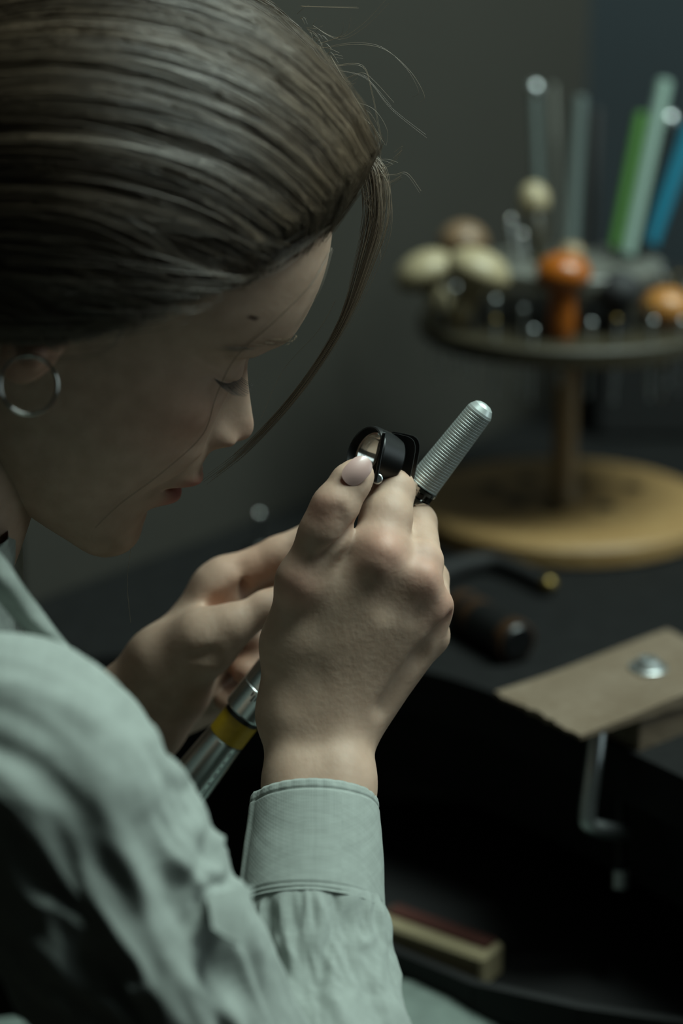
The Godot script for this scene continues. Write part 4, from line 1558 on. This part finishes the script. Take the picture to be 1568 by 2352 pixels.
	rod("glass_rod", "pale white-green rod leaning in front of the green stick", "rod", M.pale, P(1526, 185, D - 0.02), P(1440, 585, D - 0.025), 0.0058, 0.0055)
	rod("drill_bit", "dark twist drill leaning beside the teal stick", "drill bit", M.darksteel, P(1534, 285, D - 0.01), P(1466, 585, D - 0.015), 0.0040, 0.0040, "", M.steel)
	rod("marker_pen", "teal blue stick leaning in the tool stand", "pen", M.teal, P(1588, 290, D + 0.0), P(1492, 560, D - 0.005), 0.0068, 0.0060)
	# two bright ball-tipped burs in front of the punch
	rod("ball_bur", "long ball-tipped steel bur in front of the cream-knobbed punch", "bur", M.steel, P(1172, 508, D - 0.03), P(1186, 600, D - 0.03), 0.0016, 0.0012, "ball burs by the punch", M.chrome)
	rod("ball_bur", "shorter ball-tipped steel bur in front of the cream-knobbed punch", "bur", M.steel, P(1199, 542, D - 0.035), P(1204, 605, D - 0.035), 0.0016, 0.0012, "ball burs by the punch", M.chrome)

func bench_pin() -> void:
	var hgt := 0.926
	var a := G(1136, 1588, hgt)
	var b := G(1335, 1688, hgt)
	var cc := G(1484, 1464, hgt)
	var dir := (cc - a).normalized()
	var wid := (b - a)
	var ln := 0.150
	var o := a + dir * ln
	var t := thing("bench_pin", "worn pale wooden bench pin wedge jutting over the bench edge", "bench pin", (a + b) * 0.5 + dir * 0.12 - Vector3(0, 0.026, 0))
	var mb := MB.new()
	# wedge plate, ragged at the tip
	var rows := []
	var n := 26
	var rg := RandomNumberGenerator.new()
	rg.seed = 3
	var top := []
	var bot := []
	for i in n:
		var s := float(i) / (n - 1)
		var rag := rg.randf_range(-0.0015, 0.0015)
		var tr := PackedVector3Array()
		var br := PackedVector3Array()
		for j in 22:
			var u := float(j) / 21.0
			var p := a + wid * s + dir * (u * ln + (1.0 - u) * rag)
			p.y -= 0.0025 * exp(-pow((u - 0.30) / 0.16, 2.0)) * exp(-pow((s - 0.62) / 0.4, 2.0)) + 0.0008 * sin(s * 9.0 + u * 5.0)
			tr.append(p)
			br.append(Vector3(p.x, hgt - 0.003 - 0.007 * u, p.z))
		top.append(tr)
		bot.append(br)
	mb.grid(top, false, null, Vector3.UP)
	mb.grid(bot, false, null, Vector3.DOWN)
	for e in [0, n - 1]:
		mb.grid([top[e], bot[e]], false, null, -wid if e == 0 else wid)
	for e in [0, 21]:
		var r1 := PackedVector3Array()
		var r2 := PackedVector3Array()
		for i in n:
			r1.append(top[i][e]); r2.append(bot[i][e])
		mb.grid([r1, r2], false, null, -dir if e == 0 else dir)
	part("plate", mb, M.maple, t)
	mb = MB.new()
	var k := a + wid * 0.5 + dir * 0.098
	mb.box(Vector3(k.x, hgt - 0.0165, k.z), wid * 0.47, Vector3(0, 0.0120, 0), dir * 0.048, 0.0012)
	part("block", mb, M.maple, t)
	mb = MB.new()
	var s := G(1487, 1535, hgt)
	mb.lathe(s, Vector3.UP, [Vector2(0.0115, -0.002), Vector2(0.0115, 0.0010), Vector2(0.0108, 0.0016), Vector2(0.0075, 0.0016), Vector2(0.0075, 0.0040), Vector2(0.0060, 0.0060), Vector2(0.0036, 0.0060), Vector2(0.0030, 0.0040), Vector2(1e-5, 0.0040)], 36)
	part("screw", mb, M.steel, t)
	# G-clamp holding it to the bench
	var ct := thing("bench_clamp", "thin steel G-clamp under the bench pin", "clamp", G(1350, 1890, 0.86))
	mb = MB.new()
	var d := 1.165
	var path := spline([P(1378, 1640, d + 0.012), P(1372, 1690, d + 0.004), P(1360, 1780, d), P(1349, 1862, d), P(1352, 1892, d + 0.001), P(1378, 1904, d + 0.006), P(1432, 1912, d + 0.02)], 6)
	var rr := []
	for i in path.size(): rr.append(0.0048)
	mb.tube(path, rr, 14)
	part("frame", mb, M.steel, ct)
	mb = MB.new()
	path = [P(1426, 1740, d + 0.022), P(1426, 1905, d + 0.020), P(1424, 2030, d + 0.018)]
	mb.tube(path, [0.0034, 0.0034, 0.0034], 14)
	part("screw", mb, M.darksteel, ct)
	mb = MB.new()
	mb.tube([P(1425, 2000, d + 0.018), P(1424, 2040, d + 0.018)], [0.0046, 0.0046], 14)
	part("screw_end", mb, M.steel, ct)

func bench_clutter() -> void:
	# lying graver: dark handle with brown rings
	var a := G(1052, 1396, 0.914)
	var b := G(1192, 1478, 0.914)
	var t := thing("lying_graver", "short black graver handle with brown rings lying on the bench edge", "tool", Vector3((a.x + b.x) / 2, 0.9, (a.z + b.z) / 2))
	var d := b - a
	var l := d.length()
	var mb := MB.new()
	mb.lathe(a, d, [Vector2(1e-5, 0), Vector2(0.010, 0), Vector2(0.0125, 0.003), Vector2(0.0135, l * 0.5), Vector2(0.0125, l - 0.003), Vector2(0.010, l), Vector2(1e-5, l)], 32)
	part("grip", mb, M.black, t)
	for s in [0.10, 0.34, 0.92]:
		mb = MB.new()
		mb.lathe(a + d * s, d, [Vector2(0.012, -0.0040), Vector2(0.0139, -0.0035), Vector2(0.0139, 0.0035), Vector2(0.012, 0.0040)], 32)
		part("ring", mb, M.brown, t)
	# bent black arm with a small brass end
	var p := [G(985, 1330, 0.908), G(1060, 1300, 0.908), G(1130, 1290, 0.908), G(1190, 1308, 0.908), G(1252, 1338, 0.908)]
	var path := spline(p, 6)
	t = thing("bent_tool", "bent black tool with small brass end lying before the wooden stand", "tool", Vector3(p[2].x, 0.9, p[2].z))
	mb = MB.new()
	var rr := []
	for i in path.size(): rr.append(0.0075 - 0.002 * i / path.size())
	mb.tube(path, rr, 16)
	part("arm", mb, M.rubber, t)
	mb = MB.new()
	var prof := []
	for i in 13: prof.append(Vector2(0.0058 * sin(PI * i / 12.0) + 1e-5, 0.0058 * (1.0 - cos(PI * i / 12.0)) - 0.002))
	mb.lathe(path[-1], path[-1] - path[-2], prof, 20, true)
	part("end", mb, M.brass, t)
	# pin with a bright ball head standing in a small block by the wall
	var q := G(596, 1256, 0.9)
	q += Vector3(0.0, 0, 0.012)
	t = thing("ball_pin", "upright pin with bright ball head behind the left hand", "pin", Vector3(q.x, 0.9, q.z))
	var hq := height_at(q, 1181.0)
	mb = MB.new()
	mb.lathe(Vector3(q.x, 0.9, q.z), Vector3.UP, [Vector2(0.009, 0.0002), Vector2(0.009, 0.005), Vector2(0.007, 0.007), Vector2(1e-5, 0.007)], 24)
	part("foot", mb, M.black, t)
	mb = MB.new()
	mb.tube([Vector3(q.x, 0.906, q.z), Vector3(q.x, hq, q.z)], [0.0009, 0.0008], 10)
	part("stem", mb, M.darksteel, t)
	mb = MB.new()
	prof = []
	for i in 13: prof.append(Vector2(0.0030 * sin(PI * i / 12.0) + 1e-5, 0.0030 * (1.0 - cos(PI * i / 12.0)) - 0.003))
	mb.lathe(Vector3(q.x, hq, q.z), Vector3.UP, prof, 20, true)
	part("head", mb, M.chrome, t)
	# black box behind the stand
	t = thing("storage_box", "black lidded storage box behind the wooden tool stand", "box", Vector3(0.36, 0.9, -1.765))
	mb = MB.new()
	mb.box(Vector3(0.36, 0.957, -1.765), Vector3(0.14, 0, 0), Vector3(0, 0.056, 0), Vector3(0, 0, 0.055), 0.004)
	part("body", mb, M.rubber, t)
	mb = MB.new()
	mb.box(Vector3(0.36, 1.022, -1.765), Vector3(0.143, 0, 0), Vector3(0, 0.008, 0), Vector3(0, 0, 0.058), 0.003)
	part("lid", mb, M.rubber, t)

func workbench() -> void:
	var e := [G(-200, 1580), G(60, 1535), G(170, 1515), G(330, 1500), G(600, 1497), G(820, 1510), G(980, 1542), G(1130, 1590), G(1340, 1678), G(1568, 1785), G(1800, 1905)]
	var edge := spline(e, 5)
	var poly := PackedVector2Array()
	for p in edge: poly.append(Vector2(p.x, p.z))
	poly.append_array(PackedVector2Array([Vector2(1.2, -0.86), Vector2(1.2, -1.845), Vector2(0.22, -1.845), Vector2(-0.212, -1.305), Vector2(-1.0, -1.305), Vector2(-1.0, -1.17)]))
	var t := thing("workbench", "dark grey jeweller's workbench with a curved front edge", "workbench", Vector3(0.3, 0, -1.4))
	var mb := MB.new()
	mb.prism(poly, 0.868, 0.900)
	part("bench_top", mb, M.bench, t)
	# apron set back under the top
	mb = MB.new()
	for i in edge.size() - 1:
		var p: Vector3 = edge[i]
		var q: Vector3 = edge[i + 1]
		var m := (p + q) * 0.5 + Vector3(0.01, 0, -0.03)
		mb.box(Vector3(m.x, 0.838, m.z), (q - p) * 0.52, Vector3(0, 0.03, 0), (q - p).normalized().cross(Vector3.UP) * 0.008)
	part("apron", mb, M.bench, t)
	for p in [Vector3(1.1, 0.434, -0.95), Vector3(1.1, 0.434, -1.75), Vector3(-0.9, 0.434, -1.24), Vector3(0.26, 0.434, -1.75)]:
		mb = MB.new()
		mb.box(p, Vector3(0.03, 0, 0), Vector3(0, 0.434, 0), Vector3(0, 0, 0.03), 0.003)
		part("leg", mb, M.bench, t)
	mb = MB.new()
	mb.box(Vector3(0.36, 0.76, -1.80), Vector3(0.72, 0, 0), Vector3(0, 0.108, 0), Vector3(0, 0, 0.008), 0.002)
	part("back_panel", mb, M.dark, t)
	# catch tray pulled out under the top, above her lap
	var tray := thing("catch_tray", "black pulled-out catch tray under the bench edge", "tray", G(1300, 2150, 0.76))
	var hgt := 0.765
	var rim := [G(640, 2040, hgt), G(760, 2120, hgt), G(900, 2196, hgt), G(1090, 2276, hgt), G(1330, 2330, hgt), G(1800, 2400, hgt)]
	poly = PackedVector2Array()
	for p in rim: poly.append(Vector2(p.x, p.z))
	poly.append_array(PackedVector2Array([Vector2(rim[5].x + 0.06, -1.30), Vector2(rim[0].x, -1.30)]))
	mb = MB.new()
	mb.prism(poly, 0.750, 0.757)
	part("tray_floor", mb, M.rubber, tray)
	mb = MB.new()
	for i in rim.size() - 1:
		mb.box((rim[i] + rim[i + 1]) * 0.5 + Vector3(0, -0.004, 0), (rim[i + 1] - rim[i]) * 0.5, Vector3(0, 0.010, 0), (rim[i + 1] - rim[i]).normalized().cross(Vector3.UP) * 0.003)
	part("rim", mb, M.rubber, tray)
	var h := 0.780
	var a := G(895, 2075, h); var b := G(1150, 2165, h)
	var dir := (b - a).normalized()
	var w := Vector3.UP.cross(dir).normalized()
	if w.z < 0.0: w = -w
	var o := (a + b) * 0.5 + w * 0.008
	var bt := thing("wood_block", "pale wooden block with dark red top in the catch tray", "block", Vector3(o.x, 0.757, o.z))
	mb = MB.new()
	mb.box(Vector3(o.x, 0.768, o.z), (b - a) * 0.5, Vector3(0, 0.0105, 0), w * 0.012, 0.002)
	part("body", mb, M.cream, bt)
	mb = MB.new()
	mb.box(Vector3(o.x, 0.7795, o.z) - w * 0.004, (b - a) * 0.45, Vector3(0, 0.0012, 0), w * 0.006, 0.0008)
	part("pad", mb, M.red, bt)

func stool() -> void:
	var c := Vector3(-0.42, 0.0, -0.865)
	var t := thing("stool", "round dark stool she sits on", "stool", c)
	var mb := MB.new()
	mb.lathe(c, Vector3.UP, [Vector2(1e-5, 0.495), Vector2(0.165, 0.495), Vector2(0.175, 0.503), Vector2(0.175, 0.52), Vector2(0.16, 0.528), Vector2(1e-5, 0.528)], 48)
	part("seat", mb, M.rubber, t)
	for k in 4:
		var a := TAU * k / 4.0 + 0.4
		mb = MB.new()
		mb.tube([c + Vector3(cos(a) * 0.11, 0.498, sin(a) * 0.11), c + Vector3(cos(a) * 0.17, 0.004, sin(a) * 0.17)], [0.013, 0.012], 14)
		part("leg", mb, M.darksteel, t)

func room() -> void:
	var mb := MB.new()
	mb.box(Vector3(0, -0.05, 0), Vector3(2.4, 0, 0), Vector3(0, 0.05, 0), Vector3(0, 0, 2.2))
	struct("floor", mb, M.floor)
	mb = MB.new()
	mb.box(Vector3(0, 2.65, 0), Vector3(2.4, 0, 0), Vector3(0, 0.05, 0), Vector3(0, 0, 2.2))
	struct("ceiling", mb, M.ceiling)
	mb = MB.new()
	mb.prism(PackedVector2Array([Vector2(-2.3, -1.31), Vector2(-0.215, -1.31), Vector2(0.218, -1.853), Vector2(0.218, -2.0), Vector2(-0.215, -1.45), Vector2(-2.3, -1.45)]), 0.0, 2.6)
	struct("wall_back", mb, M.wall)
	mb = MB.new()
	mb.prism(PackedVector2Array([Vector2(0.218, -1.853), Vector2(2.3, -1.853), Vector2(2.3, -2.0), Vector2(0.218, -2.0)]), 0.0, 2.6)
	struct("wall_end", mb, M.wallblue)
	# right wall with an opening for the added fill window: z -1.5 to -0.3, y 0.95 to 2.05
	mb = MB.new()
	mb.box(Vector3(2.35, 0.475, 0), Vector3(0.05, 0, 0), Vector3(0, 0.475, 0), Vector3(0, 0, 2.1))
	mb.box(Vector3(2.35, 2.325, 0), Vector3(0.05, 0, 0), Vector3(0, 0.275, 0), Vector3(0, 0, 2.1))
	mb.box(Vector3(2.35, 1.5, -1.8), Vector3(0.05, 0, 0), Vector3(0, 0.55, 0), Vector3(0, 0, 0.3))
	mb.box(Vector3(2.35, 1.5, 0.9), Vector3(0.05, 0, 0), Vector3(0, 0.55, 0), Vector3(0, 0, 1.2))
	struct("wall_right", mb, M.wall)
	var win := Node3D.new()
	win.name = "added_window_1"  # added window out of view, there to give soft fill
	win.position = Vector3(2.36, 0.95, -0.9)
	win.set_meta("kind", "structure")
	add_child(win)
	for s in [-1.0, 1.0]:
		mb = MB.new()
		mb.box(Vector3(2.36, 1.5, -0.9 + 0.302 * s), Vector3(0.004, 0, 0), Vector3(0, 0.51, 0), Vector3(0, 0, 0.262))
		part("fill_pane", mb, M.fill_glow, win)
	mb = MB.new()
	for s in [-1.0, 0.0, 1.0]:
		mb.box(Vector3(2.35, 1.5, -0.9 + 0.58 * s), Vector3(0.03, 0, 0), Vector3(0, 0.55, 0), Vector3(0, 0, 0.02))
	for s in [-1.0, 1.0]:
		mb.box(Vector3(2.35, 1.5 + 0.53 * s, -0.9), Vector3(0.03, 0, 0), Vector3(0, 0.02, 0), Vector3(0, 0, 0.6))
	part("added_window_frame", mb, M.ceiling, win)
	mb = MB.new()
	mb.box(Vector3(-2.35, 1.3, 0), Vector3(0.05, 0, 0), Vector3(0, 1.3, 0), Vector3(0, 0, 2.1))
	struct("wall_left", mb, M.wall)
	mb = MB.new()
	mb.box(Vector3(0, 1.3, 2.1), Vector3(2.3, 0, 0), Vector3(0, 1.3, 0), Vector3(0, 0, 0.05))
	struct("wall_front", mb, M.wall)
# ------------------------------------------------------------------ scene
const LAMP_AT := Vector3(0.66, 2.38, -1.06)
const LAMP_TO := Vector3(-0.02, 1.0, -0.93)

func lamp_light() -> void:
	var l := AreaLight3D.new()
	l.name = "lamp_glow"
	l.area_size = Vector2(0.90, 0.60)
	l.light_energy = 3.7
	l.light_color = Color(0.91, 1.0, 0.97)
	l.shadow_enabled = true
	l.set("area_range", 8.0)
	add_child(l)
	l.look_at_from_position(LAMP_AT, LAMP_TO, Vector3.FORWARD)

func window_fill_light() -> void:
	# added dim fill for the face, set at the added window
	var l := AreaLight3D.new()
	l.name = "added_window_fill"
	l.area_size = Vector2(1.1, 1.0)
	l.light_energy = 0.5
	l.light_color = Color(0.92, 1.0, 1.0)
	l.shadow_enabled = true
	l.set("area_range", 8.0)
	add_child(l)
	l.look_at_from_position(Vector3(2.30, 1.5, -0.9), Vector3(0, 1.2, -0.95), Vector3.UP)

func ceiling_lamp() -> void:
	var d := (LAMP_TO - LAMP_AT).normalized()
	var x := Vector3.FORWARD.cross(d).normalized()
	var y := d.cross(x)
	var t := thing("ceiling_lamp", "flat white panel lamp hanging tilted under the ceiling", "lamp", LAMP_AT - d * 0.03)
	var mb := MB.new()
	mb.box(LAMP_AT - d * 0.022, x * 0.47, y * 0.32, d * 0.012, 0.004)
	part("housing", mb, M.dark, t)
	mb = MB.new()
	mb.box(LAMP_AT - d * 0.008, x * 0.45, y * 0.30, d * 0.002)
	var g := mat(Color(0.9, 0.9, 0.9), 0.6)
	g.emission_enabled = true
	g.emission = Color(0.91, 1.0, 0.97)
	g.emission_energy_multiplier = 1.5
	part("diffuser", mb, g, t)
	for s in [-1.0, 1.0]:
		mb = MB.new()
		mb.tube([LAMP_AT - d * 0.03 + x * 0.3 * s, Vector3((LAMP_AT + x * 0.3 * s).x, 2.598, (LAMP_AT + x * 0.3 * s).z)], [0.006, 0.006], 10)
		part("hanger", mb, M.darksteel, t)

func person_at_bench() -> void:
	set_head(deg_to_rad(17.0), deg_to_rad(29.0), deg_to_rad(18.0), 1.07, P(519, 845, 0.915))
	neck_base = P(-330, 1400, 0.94)
	var who := thing("person", "person in pale linen shirt bending over the bench, loupe in hand", "person", Vector3(-0.2, 0.0, -0.9))
	var mb := MB.new()
	head_mesh(mb)
	right_hand(mb)
	left_hand(mb)
	under_body(mb)
	part("body", mb, M.skin, who)
	mb = MB.new()
	thumbnail(mb)
	part("thumbnail", mb, M.nail, who)
	mb = MB.new()
	hair_cap(mb)
	var hair := part("hair", mb, M.haircap, who)
	hair.set_meta("label", "light brown hair combed back to a low knot")
	mb = MB.new()
	hair_strands(mb)
	part("hair_strands", mb, M.hair, hair).set_meta("kind", "stuff")
	mb = MB.new()
	loose_hair(mb)
	part("loose_hair", mb, M.hair, hair).set_meta("kind", "stuff")
	var brow := MB.new()
	var lash := MB.new()
	brow_and_lashes(brow, lash)
	part("eyebrow", brow, M.hair, who).set_meta("kind", "stuff")
	part("eyelashes", lash, M.hair, who).set_meta("kind", "stuff")
	shirt_parts(who)
	trousers(who)

func _ready() -> void:
	rng.seed = 7
	var pit := deg_to_rad(18.0)
	cam_f = Vector3(0, -sin(pit), -cos(pit))
	cam_u = Vector3(0, cos(pit), -sin(pit))
	var cam := Camera3D.new()
	cam.name = "camera"
	add_child(cam)
	var ca := CameraAttributesPhysical.new()
	ca.frustum_focal_length = 48.0
	ca.frustum_focus_distance = 0.955
	ca.exposure_aperture = 1.95
	cam.attributes = ca
	cam.fov = 28.0
	cam.near = 0.05
	cam.far = 50.0
	cam.look_at_from_position(cam_pos, cam_pos + cam_f, Vector3.UP)
	var we := WorldEnvironment.new()
	var env := Environment.new()
	env.background_mode = Environment.BG_COLOR
	env.background_color = Color(0, 0, 0)
	env.tonemap_mode = Environment.TONE_MAPPER_LINEAR
	env.tonemap_exposure = 1.0
	env.sdfgi_enabled = true
	env.ssao_enabled = true
	env.ssil_enabled = true
	we.environment = env
	add_child(we)
	lamp_light()
	window_fill_light()
	make_materials()
	room()
	workbench()
	person_at_bench()
	hand_tool()
	loupe()
	earring()
	tool_stand()
	bench_pin()
	bench_clutter()
	stool()
	ceiling_lamp()
	print("fov ", cam.fov, " exposure ", ca.exposure_multiplier)
